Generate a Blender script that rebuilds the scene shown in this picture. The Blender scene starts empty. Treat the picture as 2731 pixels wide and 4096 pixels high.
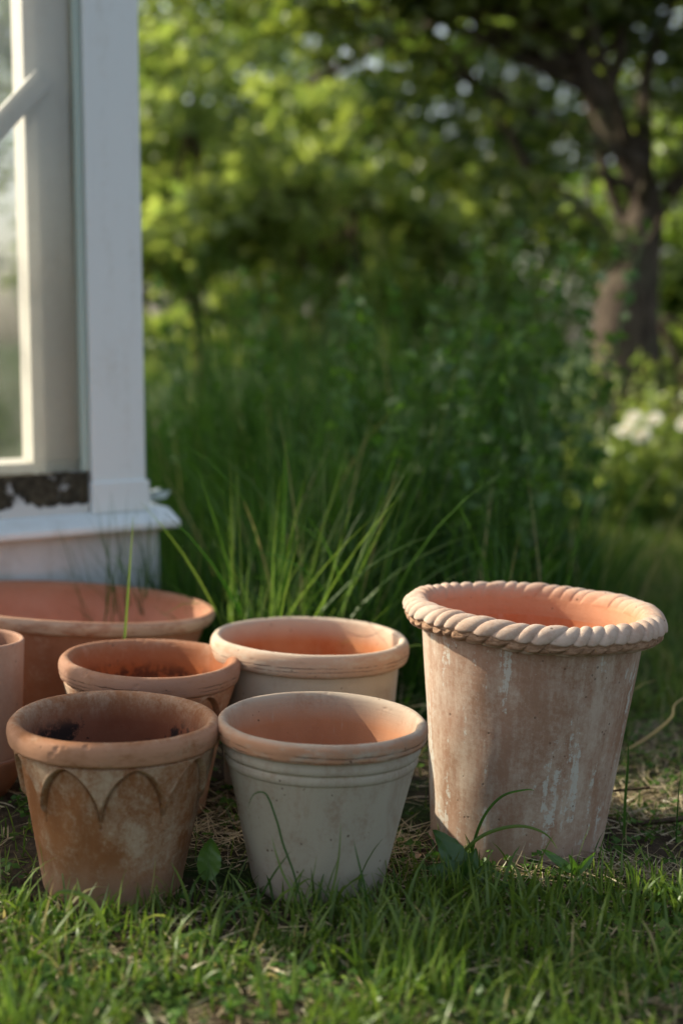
import bpy, bmesh, math, random
import numpy as np
from mathutils import Vector, Matrix, Euler, noise as mnoise

random.seed(7)
rng = np.random.default_rng(11)
SC = bpy.context.scene
COL = SC.collection
R = math.radians

# ------------------------------------------------------------------ camera, light, exposure
cam_d = bpy.data.cameras.new('camera')
cam = bpy.data.objects.new('camera', cam_d); COL.objects.link(cam)
cam.location = (0, 0, 0.83); cam.rotation_euler = (R(90 - 6.9), 0, 0)
cam_d.sensor_fit = 'VERTICAL'; cam_d.sensor_height = 36; cam_d.sensor_width = 24; cam_d.lens = 50
cam_d.clip_start = 0.05; cam_d.clip_end = 500
cam_d.dof.use_dof = True; cam_d.dof.focus_distance = 2.24; cam_d.dof.aperture_fstop = 1.65
cam_d.dof.aperture_blades = 0
SC.camera = cam

SUN_EL, SUN_AZ = 32.0, 157.0          # azimuth measured from +X towards +Y
LDIR = Vector((math.cos(R(SUN_AZ)) * math.cos(R(SUN_EL)), math.sin(R(SUN_AZ)) * math.cos(R(SUN_EL)), math.sin(R(SUN_EL))))
w = bpy.data.worlds.new('World'); SC.world = w; w.use_nodes = True
nt = w.node_tree; bg = nt.nodes['Background']
sky = nt.nodes.new('ShaderNodeTexSky'); sky.sky_type = 'NISHITA'; sky.sun_disc = False
sky.sun_elevation = R(SUN_EL); sky.sun_rotation = R((90 - SUN_AZ) % 360)
sky.air_density = 1.0; sky.dust_density = 4.0; sky.ozone_density = 0.4
hs = nt.nodes.new('ShaderNodeHueSaturation'); hs.inputs['Saturation'].default_value = 0.70
nt.links.new(sky.outputs[0], hs.inputs['Color']); nt.links.new(hs.outputs[0], bg.inputs[0]); bg.inputs[1].default_value = 0.118
sun_d = bpy.data.lights.new('sun', 'SUN'); sun_d.energy = 4.3; sun_d.angle = R(0.55); sun_d.color = (1.0, 0.895, 0.74)
sun = bpy.data.objects.new('sun', sun_d); COL.objects.link(sun)
sun.rotation_euler = (-LDIR).to_track_quat('-Z', 'Y').to_euler(); sun.location = LDIR * 30
SC.view_settings.view_transform = 'Standard'; SC.view_settings.look = 'None'
SC.view_settings.exposure = 1.15; SC.view_settings.gamma = 1.0; SC.view_settings.use_curve_mapping = False
SC.render.engine = 'CYCLES'
SC.cycles.max_bounces = 8; SC.cycles.transparent_max_bounces = 24; SC.cycles.transmission_bounces = 4
SC.cycles.use_denoising = True
SC.cycles.sample_clamp_indirect = 6.0

# ------------------------------------------------------------------ small helpers
SLOPE = 0.038
def ground_z(x, y):
    x = np.asarray(x, float); y = np.asarray(y, float)
    b = 0.004 * np.sin(x * 9.1 + 1.3) * np.sin(y * 7.7) + 0.003 * np.sin(x * 23 + y * 17)
    far = np.clip((y - 3.2) / 3.0, 0, 1)
    return -SLOPE * np.clip(x, -3, 3) + b * (0.4 + far)

def tag(o, label=None, cat=None, group=None, kind=None):
    if label: o['label'] = label
    if cat: o['category'] = cat
    if group: o['group'] = group
    if kind: o['kind'] = kind
    return o

def empty(name, loc=(0, 0, 0), rot=(0, 0, 0)):
    o = bpy.data.objects.new(name, None); COL.objects.link(o)
    o.location = loc; o.rotation_euler = rot; o.empty_display_size = 0.05
    return o

def link(name, me, mat=None, parent=None, smooth=True):
    o = bpy.data.objects.new(name, me); COL.objects.link(o)
    if mat is not None and not me.materials: me.materials.append(mat)
    if parent: o.parent = parent
    if smooth and len(me.polygons): me.polygons.foreach_set('use_smooth', np.ones(len(me.polygons), bool))
    return o

def mesh_np(name, V, F, attrs=None):
    """V (n,3), F (m,k) with k = 3 or 4, attrs {name: per-vertex floats}"""
    me = bpy.data.meshes.new(name)
    V = np.ascontiguousarray(V, np.float32); F = np.ascontiguousarray(F, np.int32)
    k = F.shape[1]
    me.vertices.add(len(V)); me.vertices.foreach_set('co', V.ravel())
    me.loops.add(F.size); me.loops.foreach_set('vertex_index', F.ravel())
    me.polygons.add(len(F)); me.polygons.foreach_set('loop_start', np.arange(0, F.size, k, dtype=np.int32))
    me.update(calc_edges=True)
    for n, a in (attrs or {}).items():
        at = me.attributes.new(n, 'FLOAT', 'POINT'); at.data.foreach_set('value', np.ascontiguousarray(a, np.float32))
    me.validate()
    return me

def grid_faces(nu, nv, wrap_u=True, off=0):
    """rings: nv rows of nu verts"""
    u = np.arange(nu if wrap_u else nu - 1); v = np.arange(nv - 1)
    U, Vv = np.meshgrid(u, v)
    U2 = (U + 1) % nu
    return np.stack([Vv * nu + U, Vv * nu + U2, (Vv + 1) * nu + U2, (Vv + 1) * nu + U], -1).reshape(-1, 4) + off

def box_bm(bm, x0, x1, y0, y1, z0, z1, bevel=0.002):
    t = bmesh.new()
    bmesh.ops.create_cube(t, size=1)
    for v in t.verts:
        v.co = Vector(((x0 + x1) / 2 + v.co.x * (x1 - x0), (y0 + y1) / 2 + v.co.y * (y1 - y0), (z0 + z1) / 2 + v.co.z * (z1 - z0)))
    if bevel: bmesh.ops.bevel(t, geom=list(t.edges), offset=bevel, segments=2, affect='EDGES', profile=0.6)
    me = bpy.data.meshes.new('tmp'); t.to_mesh(me); t.free(); bm.from_mesh(me); bpy.data.meshes.remove(me)

def box(name, dims, mat, parent, bevel=0.002, smooth=False):
    bm = bmesh.new(); box_bm(bm, *dims, bevel=bevel)
    me = bpy.data.meshes.new(name); bm.to_mesh(me); bm.free()
    return link(name, me, mat, parent, smooth)

def prism(name, prof, u0, u1, mat, parent, axis='x'):
    """closed profile of (w, z) pulled along local x (or y)"""
    n = len(prof); V = []
    for u in (u0, u1):
        for (a, b) in prof: V.append((u, a, b) if axis == 'x' else (a, u, b))
    F = [[i, (i + 1) % n, n + (i + 1) % n, n + i] for i in range(n)] + [list(range(n))[::-1], list(range(n, 2 * n))]
    me = bpy.data.meshes.new(name); me.from_pydata(V, [], F); me.update()
    bm = bmesh.new(); bm.from_mesh(me); bmesh.ops.recalc_face_normals(bm, faces=bm.faces)
    bmesh.ops.bevel(bm, geom=list(bm.edges), offset=0.0015, segments=1, affect='EDGES'); bm.to_mesh(me); bm.free()
    return link(name, me, mat, parent, False)

# ------------------------------------------------------------------ node helpers
class NT:
    def __init__(s, name):
        s.m = bpy.data.materials.new(name); s.m.use_nodes = True; s.t = s.m.node_tree; s.t.nodes.clear()
        s.out = s.t.nodes.new('ShaderNodeOutputMaterial')
    def n(s, typ, **kw):
        nd = s.t.nodes.new(typ)
        for k, v in kw.items():
            if hasattr(nd, k): setattr(nd, k, v)
            else: s.set(nd.inputs[k], v)
        return nd
    def set(s, inp, v):
        if hasattr(v, 'is_linked') or isinstance(v, bpy.types.NodeSocket): s.t.links.new(v, inp)
        else: inp.default_value = v
    def math(s, op, a, b=0.0, c=0.0, clamp=False):
        nd = s.t.nodes.new('ShaderNodeMath'); nd.operation = op; nd.use_clamp = clamp
        for i, v in enumerate((a, b, c)): s.set(nd.inputs[i], v)
        return nd.outputs[0]
    def mix(s, f, a, b, blend='MIX'):
        nd = s.t.nodes.new('ShaderNodeMix'); nd.data_type = 'RGBA'; nd.blend_type = blend
        c = lambda v: v if isinstance(v, bpy.types.NodeSocket) else (v[0], v[1], v[2], 1)
        s.set(nd.inputs[0], f); s.set(nd.inputs[6], c(a)); s.set(nd.inputs[7], c(b))
        return nd.outputs[2]
    def noise(s, vec, scale, detail=6, rough=0.6, dist=0.0):
        nd = s.n('ShaderNodeTexNoise'); s.set(nd.inputs['Vector'], vec)
        nd.inputs['Scale'].default_value = scale; nd.inputs['Detail'].default_value = detail
        nd.inputs['Roughness'].default_value = rough; nd.inputs['Distortion'].default_value = dist
        return nd.outputs[0]
    def ramp(s, f, lo, hi):
        nd = s.t.nodes.new('ShaderNodeMapRange'); nd.interpolation_type = 'SMOOTHSTEP'
        s.set(nd.inputs[0], f); nd.inputs[1].default_value = lo; nd.inputs[2].default_value = hi
        return nd.outputs[0]
    def mapping(s, vec, scale=(1, 1, 1), loc=(0, 0, 0)):
        nd = s.t.nodes.new('ShaderNodeMapping'); s.set(nd.inputs[0], vec)
        nd.inputs['Scale'].default_value = scale; nd.inputs['Location'].default_value = loc
        return nd.outputs[0]
    def obj(s): return s.n('ShaderNodeTexCoord').outputs['Object']
    def attr(s, name):
        nd = s.n('ShaderNodeAttribute'); nd.attribute_name = name; return nd.outputs['Fac']
    def bump(s, h, strength=0.3, dist=0.002):
        nd = s.n('ShaderNodeBump'); nd.inputs['Strength'].default_value = strength; nd.inputs['Distance'].default_value = dist
        s.set(nd.inputs['Height'], h); return nd.outputs[0]
    def principled(s, col, rough=0.9, spec=0.25, normal=None):
        p = s.n('ShaderNodeBsdfPrincipled'); c = col if isinstance(col, bpy.types.NodeSocket) else (*col, 1)
        s.set(p.inputs['Base Color'], c); s.set(p.inputs['Roughness'], rough); p.inputs['Specular IOR Level'].default_value = spec
        if normal is not None: s.set(p.inputs['Normal'], normal)
        s.t.links.new(p.outputs[0], s.out.inputs[0]); return p

def terracotta(name, clay, clay2, bloom, inner, bloom_amt=0.5, drip=0.3, seed=0.0, specks=0.4, mould=0.0, rimtone=None,
               height=0.26, foot=None, inner2=None, crust=0.0, raw=None, stretch=0.6, istreak=0.35, line=None):
    t = NT(name); P = t.mapping(t.obj(), loc=(seed, seed * 1.7, seed * 0.6))
    Z = t.n('ShaderNodeSeparateXYZ'); t.set(Z.inputs[0], t.obj()); z = Z.outputs[2]
    big = t.noise(t.mapping(P, (1, 1, stretch)), 8, 6, 0.66, 0.5); grain = t.noise(P, 120, 5, 0.8); med = t.noise(P, 26, 6, 0.65); fine = t.noise(P, 210, 3, 0.7)
    vert = t.noise(t.mapping(P, (22, 22, 1.6)), 1.6, 6, 0.68, 0.3)
    col = t.mix(t.ramp(t.noise(P, 11, 4, 0.6), 0.35, 0.7), clay, clay2)
    col = t.mix(t.math('MULTIPLY', fine, 0.35), col, t.mix(0.5, col, (0.12, 0.07, 0.045)))
    # lime bloom: blotches, vertical runs
    f = t.math('ADD', t.math('MULTIPLY', big, 0.7), t.math('MULTIPLY', med, 0.3))
    f = t.math('ADD', f, t.math('MULTIPLY', t.math('SUBTRACT', vert, 0.5), drip))
    f = t.math('ADD', f, t.math('MULTIPLY', t.math('SUBTRACT', grain, 0.5), 0.42))
    f = t.math('ADD', f, t.math('MULTIPLY', t.attr('apron'), 0.055))
    c0 = 0.72 - 0.42 * bloom_amt
    f = t.ramp(f, c0 - 0.13, c0 + 0.17)
    col = t.mix(t.math('MULTIPLY', f, 0.88), col, bloom)
    if crust > 0:      # thick white lime runs and crusts
        v2 = t.noise(t.mapping(P, (44, 44, 1.9)), 1.0, 5, 0.62, 0.4)
        gr = t.noise(P, 85, 5, 0.75)
        where = t.noise(t.mapping(P, (9, 9, 3.2), (3, 1, 5)), 1.0, 3, 0.5)
        k = t.math('ADD', t.math('ADD', v2, t.math('MULTIPLY', t.math('SUBTRACT', gr, 0.5), 0.62)), t.math('MULTIPLY', t.math('SUBTRACT', where, 0.5), 0.7))
        cr = t.ramp(k, 0.585, 0.66)
        col = t.mix(t.math('MULTIPLY', cr, crust), col, (0.50, 0.49, 0.43))
    if rimtone is not None:   # bare clay of the rim, abraded
        rr = t.math('MULTIPLY', t.attr('rim'), t.ramp(t.noise(t.mapping(P, (1, 1, 3)), 16, 6, 0.7), 0.27, 0.56))
        col = t.mix(rr, col, rimtone)
    if foot is not None:
        ff = t.math('MULTIPLY', t.ramp(t.math('ADD', z, t.math('MULTIPLY', t.math('SUBTRACT', big, 0.5), 0.14)), 0.085, 0.0), 0.75)
        col = t.mix(ff, col, foot)
    gv = t.attr('groove'); col = t.mix(t.math('MULTIPLY', gv, 0.30), col, (0.055, 0.030, 0.015))
    smear = t.ramp(t.noise(t.mapping(P, (1, 1, 0.45), (7, 2, 1)), 15, 5, 0.7, 0.8), 0.54, 0.72)
    col = t.mix(t.math('MULTIPLY', smear, 0.5), col, clay2)
    # inside of the pot: unweathered clay
    ins = t.attr('ins')
    ic = t.mix(t.ramp(t.noise(P, 9, 5, 0.6), 0.3, 0.7), inner, inner2 or inner)
    streak = t.noise(t.mapping(P, (70, 70, 3)), 2.2, 3, 0.6)
    ic = t.mix(t.math('MULTIPLY', t.ramp(streak, 0.62, 0.78), istreak), ic, bloom)
    if mould > 0:
        mm = t.math('ADD', t.math('MULTIPLY', t.noise(P, 14, 3, 0.5), 0.65), t.math('MULTIPLY', t.noise(P, 75, 4, 0.7), 0.35))
        zz = t.ramp(z, height * 0.97, height * 0.84)
        ic = t.mix(t.math('MULTIPLY', t.math('MULTIPLY', t.ramp(mm, 0.51, 0.585), zz), mould), ic, (0.018, 0.014, 0.013))
    col = t.mix(ins, col, ic)
    lf = None
    if line is not None:    # drying crack and tool line round the rim
        zz_ = t.math('ADD', z, t.math('MULTIPLY', t.math('SUBTRACT', t.noise(P, 30, 4, 0.6), 0.5), 0.006))
        lm = t.math('ADD', t.ramp(t.math('ABSOLUTE', t.math('SUBTRACT', zz_, line)), 0.0016, 0.0004), t.ramp(t.math('ABSOLUTE', t.math('SUBTRACT', zz_, line - 0.007)), 0.0012, 0.0004), clamp=True)
        lf = t.math('MULTIPLY', t.math('MULTIPLY', lm, t.attr('rim')), t.ramp(t.noise(P, 24, 3, 0.6), 0.40, 0.56))
        col = t.mix(t.math('MULTIPLY', lf, 0.6), col, (0.09, 0.055, 0.038))
    rawf = None
    if raw is not None:
        rawf = t.attr('raw')
        rc = t.mix(t.ramp(t.noise(t.mapping(P, (1, 1, 4)), 60, 5, 0.7), 0.35, 0.65), raw, (raw[0] * 0.6, raw[1] * 0.56, raw[2] * 0.52))
        col = t.mix(rawf, col, rc)
    # small dark pits
    vo = t.n('ShaderNodeTexVoronoi'); t.set(vo.inputs['Vector'], P); vo.inputs['Scale'].default_value = 58
    pit = t.math('MULTIPLY', t.ramp(vo.outputs['Distance'], 0.16, 0.10), t.math('GREATER_THAN', t.noise(P, 38, 2, 0.5), 0.56))
    col = t.mix(t.math('MULTIPLY', pit, specks), col, (0.10, 0.06, 0.04))
    h = t.math('ADD', t.math('MULTIPLY', fine, 0.30), t.math('MULTIPLY', med, 0.5))
    h = t.math('SUBTRACT', h, t.math('MULTIPLY', pit, 0.5))
    wav = t.noise(t.mapping(P, (2, 2, 130)), 1.0, 2, 0.5)
    h = t.math('ADD', h, t.math('MULTIPLY', wav, 0.35))
    if lf is not None: h = t.math('SUBTRACT', h, t.math('MULTIPLY', lf, 1.2))
    if rawf is not None:
        h = t.math('ADD', h, t.math('MULTIPLY', rawf, t.math('MULTIPLY', t.noise(t.mapping(P, (1, 1, 5)), 70, 5, 0.75), 3.0)))
    t.principled(col, 0.93, 0.12, t.bump(h, 0.55, 0.0016))
    return t.m

def leaf_mat(name, c1, c2, c3=None, trans=0.45, gloss=0.06, tipc=None):
    """blade / leaf: reflecting and letting light through; colour varies from leaf to leaf"""
    t = NT(name); a = t.attr('tint')
    col = t.mix(t.ramp(a, 0.0, 0.75), c1, c2)
    if c3 is not None: col = t.mix(t.ramp(a, 0.86, 0.93), col, c3)
    if tipc is not None: col = t.mix(t.math('MULTIPLY', t.ramp(t.attr('along'), 0.75, 1.0), 0.5), col, tipc)
    d = t.n('ShaderNodeBsdfDiffuse'); t.set(d.inputs[0], col)
    tr = t.n('ShaderNodeBsdfTranslucent'); t.set(tr.inputs[0], t.mix(0.5, col, t.mix(1.0, col, (1.5, 1.52, 0.68), 'MULTIPLY')))
    m1 = t.n('ShaderNodeMixShader'); m1.inputs[0].default_value = trans
    t.t.links.new(d.outputs[0], m1.inputs[1]); t.t.links.new(tr.outputs[0], m1.inputs[2])
    g = t.n('ShaderNodeBsdfGlossy'); g.inputs['Roughness'].default_value = 0.42; g.inputs[0].default_value = (0.9, 0.95, 0.9, 1)
    m2 = t.n('ShaderNodeMixShader'); m2.inputs[0].default_value = gloss
    t.t.links.new(m1.outputs[0], m2.inputs[1]); t.t.links.new(g.outputs[0], m2.inputs[2])
    t.t.links.new(m2.outputs[0], t.out.inputs[0])
    return t.m

def simple(name, col, rough=0.8, col2=None, scale=20, bump=0.2, spec=0.3, stretch=(1, 1, 1)):
    t = NT(name); P = t.mapping(t.obj(), stretch); nz = t.noise(P, scale, 5, 0.65)
    c = t.mix(t.ramp(nz, 0.35, 0.68), col, col2) if col2 else col
    t.principled(c, rough, spec, t.bump(nz, bump, 0.003)); return t.m

# ------------------------------------------------------------------ materials
def paint_mat(name, base, dirt, amount, scale=14, vscale=0.25, algae=0.0):
    t = NT(name); P = t.obj()
    st = t.noise(t.mapping(P, (1, 1, vscale)), scale, 6, 0.65); sp = t.noise(P, 55, 4, 0.7)
    f = t.math('MULTIPLY', t.ramp(t.math('ADD', t.math('MULTIPLY', st, 0.7), t.math('MULTIPLY', sp, 0.3)), 0.48, 0.72), amount)
    col = t.mix(f, base, dirt)
    if algae > 0:
        zc = t.n('ShaderNodeSeparateXYZ'); t.set(zc.inputs[0], P)
        al = t.math('MULTIPLY', t.ramp(t.math('ADD', zc.outputs[2], t.math('MULTIPLY', st, -0.25)), 0.16, -0.10), algae)
        col = t.mix(al, col, (0.13, 0.16, 0.10))
    grain = t.noise(t.mapping(P, (60, 60, 3)), 1.2, 4, 0.6)
    t.principled(col, 0.55, 0.35, t.bump(grain, 0.25, 0.0012)); return t.m
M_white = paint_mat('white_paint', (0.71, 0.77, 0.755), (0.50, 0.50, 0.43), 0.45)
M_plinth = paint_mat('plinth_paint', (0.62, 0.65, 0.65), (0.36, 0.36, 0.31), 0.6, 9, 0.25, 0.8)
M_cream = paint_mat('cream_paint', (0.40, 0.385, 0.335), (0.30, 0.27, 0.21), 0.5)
def moss_mat():
    t = NT('peeling_rotten_paint'); P = t.obj()
    n1 = t.noise(P, 13, 5, 0.65, 0.5); n2 = t.noise(P, 48, 5, 0.7)
    Z = t.n('ShaderNodeSeparateXYZ'); t.set(Z.inputs[0], P)
    f = t.math('ADD', t.math('MULTIPLY', n1, 0.7), t.math('MULTIPLY', n2, 0.3))
    zz = t.math('MULTIPLY', t.ramp(Z.outputs[2], 0.445, 0.412), 0.22)
    f = t.ramp(t.math('ADD', f, zz), 0.53, 0.62)
    rot = t.mix(t.ramp(n2, 0.35, 0.7), (0.028, 0.026, 0.018), (0.085, 0.075, 0.050))
    col = t.mix(f, rot, (0.56, 0.60, 0.58))
    t.principled(col, 0.9, 0.1, t.bump(t.math('ADD', f, t.math('MULTIPLY', n2, 0.7)), 0.8, 0.003)); return t.m
M_moss = moss_mat()
def glass_mat():
    t = NT('dusty_glass'); P = t.obj()
    tr = t.n('ShaderNodeBsdfTransparent'); tr.inputs[0].default_value = (0.975, 0.985, 0.975, 1)
    gl = t.n('ShaderNodeBsdfGlossy'); gl.inputs['Roughness'].default_value = 0.02
    df = t.n('ShaderNodeBsdfDiffuse'); df.inputs[0].default_value = (0.62, 0.62, 0.56, 1)
    tl = t.n('ShaderNodeBsdfTranslucent'); tl.inputs[0].default_value = (0.62, 0.62, 0.56, 1)
    dd = t.n('ShaderNodeMixShader'); dd.inputs[0].default_value = 0.5
    t.t.links.new(df.outputs[0], dd.inputs[1]); t.t.links.new(tl.outputs[0], dd.inputs[2])
    fr = t.n('ShaderNodeFresnel'); t.set(fr.inputs[0], t.math('SUBTRACT', 1.5, t.math('MULTIPLY', t.n('ShaderNodeNewGeometry').outputs['Backfacing'], 0.8333)))
    m1 = t.n('ShaderNodeMixShader'); t.set(m1.inputs[0], fr.outputs[0])
    t.t.links.new(tr.outputs[0], m1.inputs[1]); t.t.links.new(gl.outputs[0], m1.inputs[2])
    m2 = t.n('ShaderNodeMixShader'); t.set(m2.inputs[0], t.math('ADD', 0.015, t.math('MULTIPLY', t.ramp(t.noise(P, 5, 5, 0.6), 0.35, 0.75), 0.06)))
    t.t.links.new(m1.outputs[0], m2.inputs[1]); t.t.links.new(dd.outputs[0], m2.inputs[2])
    t.t.links.new(m2.outputs[0], t.out.inputs[0]); return t.m
M_glass = glass_mat()
M_bead = simple('putty', (0.42, 0.52, 0.46), 0.6)
def bark_mat(name, a, b):
    t = NT(name); P = t.obj()
    n1 = t.noise(t.mapping(P, (1, 1, 0.25)), 26, 6, 0.7, 0.4); n2 = t.noise(P, 4, 3, 0.5)
    col = t.mix(t.ramp(n1, 0.38, 0.62), a, b)
    col = t.mix(t.math('MULTIPLY', t.ramp(n2, 0.5, 0.7), 0.4), col, (0.16, 0.15, 0.10))
    t.principled(col, 0.95, 0.1, t.bump(n1, 1.0, 0.02)); return t.m
M_bark = bark_mat('apple_bark', (0.038, 0.029, 0.022), (0.125, 0.098, 0.073))
M_twig = bark_mat('twig_bark', (0.05, 0.035, 0.022), (0.12, 0.085, 0.055))
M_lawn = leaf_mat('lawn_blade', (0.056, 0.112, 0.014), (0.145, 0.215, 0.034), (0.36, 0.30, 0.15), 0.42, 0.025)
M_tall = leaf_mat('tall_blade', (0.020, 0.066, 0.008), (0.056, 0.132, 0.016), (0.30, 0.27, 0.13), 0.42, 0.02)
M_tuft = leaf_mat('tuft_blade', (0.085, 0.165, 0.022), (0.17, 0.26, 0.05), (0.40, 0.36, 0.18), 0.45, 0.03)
M_straw = leaf_mat('straw_blade', (0.30, 0.235, 0.13), (0.46, 0.37, 0.22), (0.15, 0.10, 0.05), 0.15, 0.05)
M_clover = leaf_mat('clover_leaf', (0.04, 0.10, 0.015), (0.085, 0.165, 0.028), None, 0.35, 0.015)
M_herb = leaf_mat('herb_leaf', (0.038, 0.110, 0.012), (0.095, 0.195, 0.024), None, 0.45, 0.05)
M_leafY = leaf_mat('yellow_green_leaf', (0.145, 0.22, 0.046), (0.30, 0.36, 0.095), None, 0.6, 0.05)
M_leafG = leaf_mat('green_leaf', (0.085, 0.165, 0.026), (0.22, 0.295, 0.055), None, 0.58, 0.05)
M_leafD = leaf_mat('dark_leaf', (0.06, 0.105, 0.018), (0.17, 0.215, 0.04), None, 0.55, 0.05)
M_petal = leaf_mat('white_petal', (0.72, 0.70, 0.64), (0.80, 0.78, 0.74), None, 0.4, 0.04)
M_centre = simple('flower_centre', (0.55, 0.38, 0.05), 0.8)
M_dead = leaf_mat('dead_leaf', (0.26, 0.15, 0.085), (0.40, 0.26, 0.16), None, 0.2, 0.05)

# ------------------------------------------------------------------ ground
def make_ground():
    xs = np.unique(np.concatenate([np.linspace(-160, -4, 26), np.linspace(-4, -1.2, 40), np.linspace(-1.2, 1.4, 190), np.linspace(1.4, 4, 40), np.linspace(4, 160, 26)]))
    ys = np.unique(np.concatenate([np.linspace(-40, 1.2, 24), np.linspace(1.2, 4.0, 200), np.linspace(4, 9, 60), np.linspace(9, 240, 40)]))
    X, Y = np.meshgrid(xs, ys)
    Z = ground_z(X, Y)
    near = np.exp(-((X / 1.6) ** 2 + ((Y - 2.5) / 1.8) ** 2))
    r2 = np.random.default_rng(5)
    Z = Z + near * (r2.random(X.shape) - 0.5) * 0.005
    V = np.stack([X, Y, Z], -1).reshape(-1, 3)
    F = grid_faces(len(xs), len(ys), wrap_u=False)
    t = NT('soil_and_turf'); P = t.obj()
    n1 = t.noise(P, 3.2, 6, 0.62); n2 = t.noise(P, 38, 6, 0.7); n3 = t.noise(t.mapping(P, (1, 0.5, 1)), 160, 4, 0.7)
    soil = t.mix(t.ramp(n2, 0.3, 0.7), (0.030, 0.022, 0.015), (0.085, 0.062, 0.040))
    soil = t.mix(t.math('MULTIPLY', t.ramp(n3, 0.55, 0.72), 0.6), soil, (0.22, 0.17, 0.10))
    S = t.n('ShaderNodeSeparateXYZ'); t.set(S.inputs[0], P)
    lawn = t.mix(t.ramp(n3, 0.3, 0.7), (0.016, 0.034, 0.009), (0.045, 0.085, 0.020))
    f = t.math('ADD', t.ramp(S.outputs[1], 2.9, 3.9), t.ramp(n1, 0.52, 0.66), clamp=True)
    col = t.mix(t.math('MULTIPLY', f, 0.85), soil, lawn)
    t.principled(col, 0.97, 0.08, t.bump(t.math('ADD', n2, t.math('MULTIPLY', n3, 0.6)), 0.9, 0.008))
    o = link('ground', mesh_np('ground', V, F), t.m)
    tag(o, 'bare brown soil and mown turf under the pots and beyond', kind='structure')
make_ground()

# ------------------------------------------------------------------ greenhouse (white painted, glazed) at the left
def make_greenhouse():
    ang = math.atan2(-0.57, -0.82)
    g = empty('greenhouse', (-0.466, 3.38, float(ground_z(-0.458, 3.38))), (0, 0, ang))
    tag(g, 'white painted timber greenhouse corner with dusty glass and rotting bottom rail', 'greenhouse')
    L = 3.05; top = 2.5
    box('plinth_wall', (-0.035, L, -0.12, -0.004, -0.08, 0.363), M_plinth, g)
    box('plinth_wall', (-0.035, 0.085, -3.0, -0.123, -0.08, 0.363), M_plinth, g)
    sl = [(-0.13, 0.366), (0.046, 0.366), (0.055, 0.371), (0.055, 0.385), (-0.004, 0.411), (-0.13, 0.415)]
    prism('sill', sl, -0.062, L, M_white, g)
    prism('sill', [(-0.062, 0.366), (-0.062, 0.385), (-0.012, 0.413), (0.10, 0.415), (0.10, 0.366)], -3.0, -0.133, M_white, g, axis='y')
    # splintered end of the side sill
    bm = bmesh.new()
    for pts, th in ((((-0.02, 0.412), (-0.125, 0.440), (-0.100, 0.418), (-0.078, 0.378), (-0.05, 0.366)), 0.03),
                    (((-0.080, 0.430), (-0.150, 0.433), (-0.138, 0.415), (-0.105, 0.410)), 0.018)):
        fr = [bm.verts.new((x, -0.16, z)) for x, z in pts]; bk = [bm.verts.new((x * 0.98, -0.16 - th, z - 0.004)) for x, z in pts]
        k = len(pts); bm.faces.new(fr); bm.faces.new(bk[::-1])
        for i in range(k): bm.faces.new((fr[(i + 1) % k], fr[i], bk[i], bk[(i + 1) % k]))
    bmesh.ops.recalc_face_normals(bm, faces=bm.faces)
    me = bpy.data.meshes.new('splintered_board'); bm.to_mesh(me); bm.free()
    link('splintered_board', me, M_white, g, False)
    box('corner_post', (0, 0.138, -0.13, 0.0, 0.416, top), M_white, g, 0.004)
    box('post_foot', (-0.006, 0.143, -0.128, 0.008, 0.409, 0.482), M_white, g, 0.004)
    box('top_plate', (0, L, -0.14, -0.002, top, top + 0.12), M_white, g)
    # front bays: bottom rail, glass, putty bead
    for (a, b) in ((0.146, 1.180), (1.525, 2.88)):
        box('bottom_rail', (a, b, -0.055, -0.006, 0.409, 0.508), M_moss, g, 0.003)
        box('pane', (a + 0.002, b - 0.002, -0.034, -0.030, 0.510, top - 0.002), M_glass, g, 0)
        box('glazing_bead', (a - 0.006, a + 0.010, -0.028, -0.012, 0.510, top - 0.002), M_bead, g, 0.002)
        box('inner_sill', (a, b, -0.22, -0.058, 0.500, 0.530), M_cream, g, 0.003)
    box('shade_post', (1.185, 1.325, -0.10, -0.001, 0.416, top), M_white, g, 0.004)  # post and board added out of view, sized to shade the front pots
    box('shade_board', (1.332, 1.518, -0.09, -0.012, 0.416, top), M_white, g, 0.004)
    box('corner_post', (2.90, L, -0.13, -0.001, 0.416, top), M_white, g, 0.004)
    # inside framing seen through the glass
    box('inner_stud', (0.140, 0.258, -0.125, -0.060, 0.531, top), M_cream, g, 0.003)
    bm = bmesh.new(); box_bm(bm, 0.0, 0.80, -0.009, 0.009, -0.024, 0.024, 0.003)
    me = bpy.data.meshes.new('diagonal_brace'); bm.to_mesh(me); bm.free()
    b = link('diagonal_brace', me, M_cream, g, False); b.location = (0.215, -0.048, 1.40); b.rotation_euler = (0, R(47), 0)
    # right-hand gable side running back
    for wv in (-1.05, -2.0, -2.95):
        box('side_post', (0.002, 0.09, wv - 0.09, wv, 0.416, top), M_white, g, 0.003)
    for (a, b_) in ((-1.05, -0.133), (-2.0, -1.143), (-2.95, -2.093)):
        box('side_pane', (0.030, 0.034, a + 0.002, b_ - 0.002, 0.46, top - 0.002), M_glass, g, 0)
    box('side_top_plate', (0.001, 0.12, -3.0, -0.142, top, top + 0.12), M_white, g)
    return g
make_greenhouse()

# ------------------------------------------------------------------ pots
def catmull(pts, n_each=6):
    P = np.array(pts, float); out = []
    for i in range(len(P) - 1):
        p0 = P[max(i - 1, 0)]; p1 = P[i]; p2 = P[i + 1]; p3 = P[min(i + 2, len(P) - 1)]
        for k in range(n_each):
            t = k / n_each
            out.append(0.5 * ((2 * p1) + (-p0 + p2) * t + (2 * p0 - 5 * p1 + 4 * p2 - p3) * t * t + (-p0 + 3 * p1 - 3 * p2 + p3) * t ** 3))
    out.append(P[-1]); return np.array(out)

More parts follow.
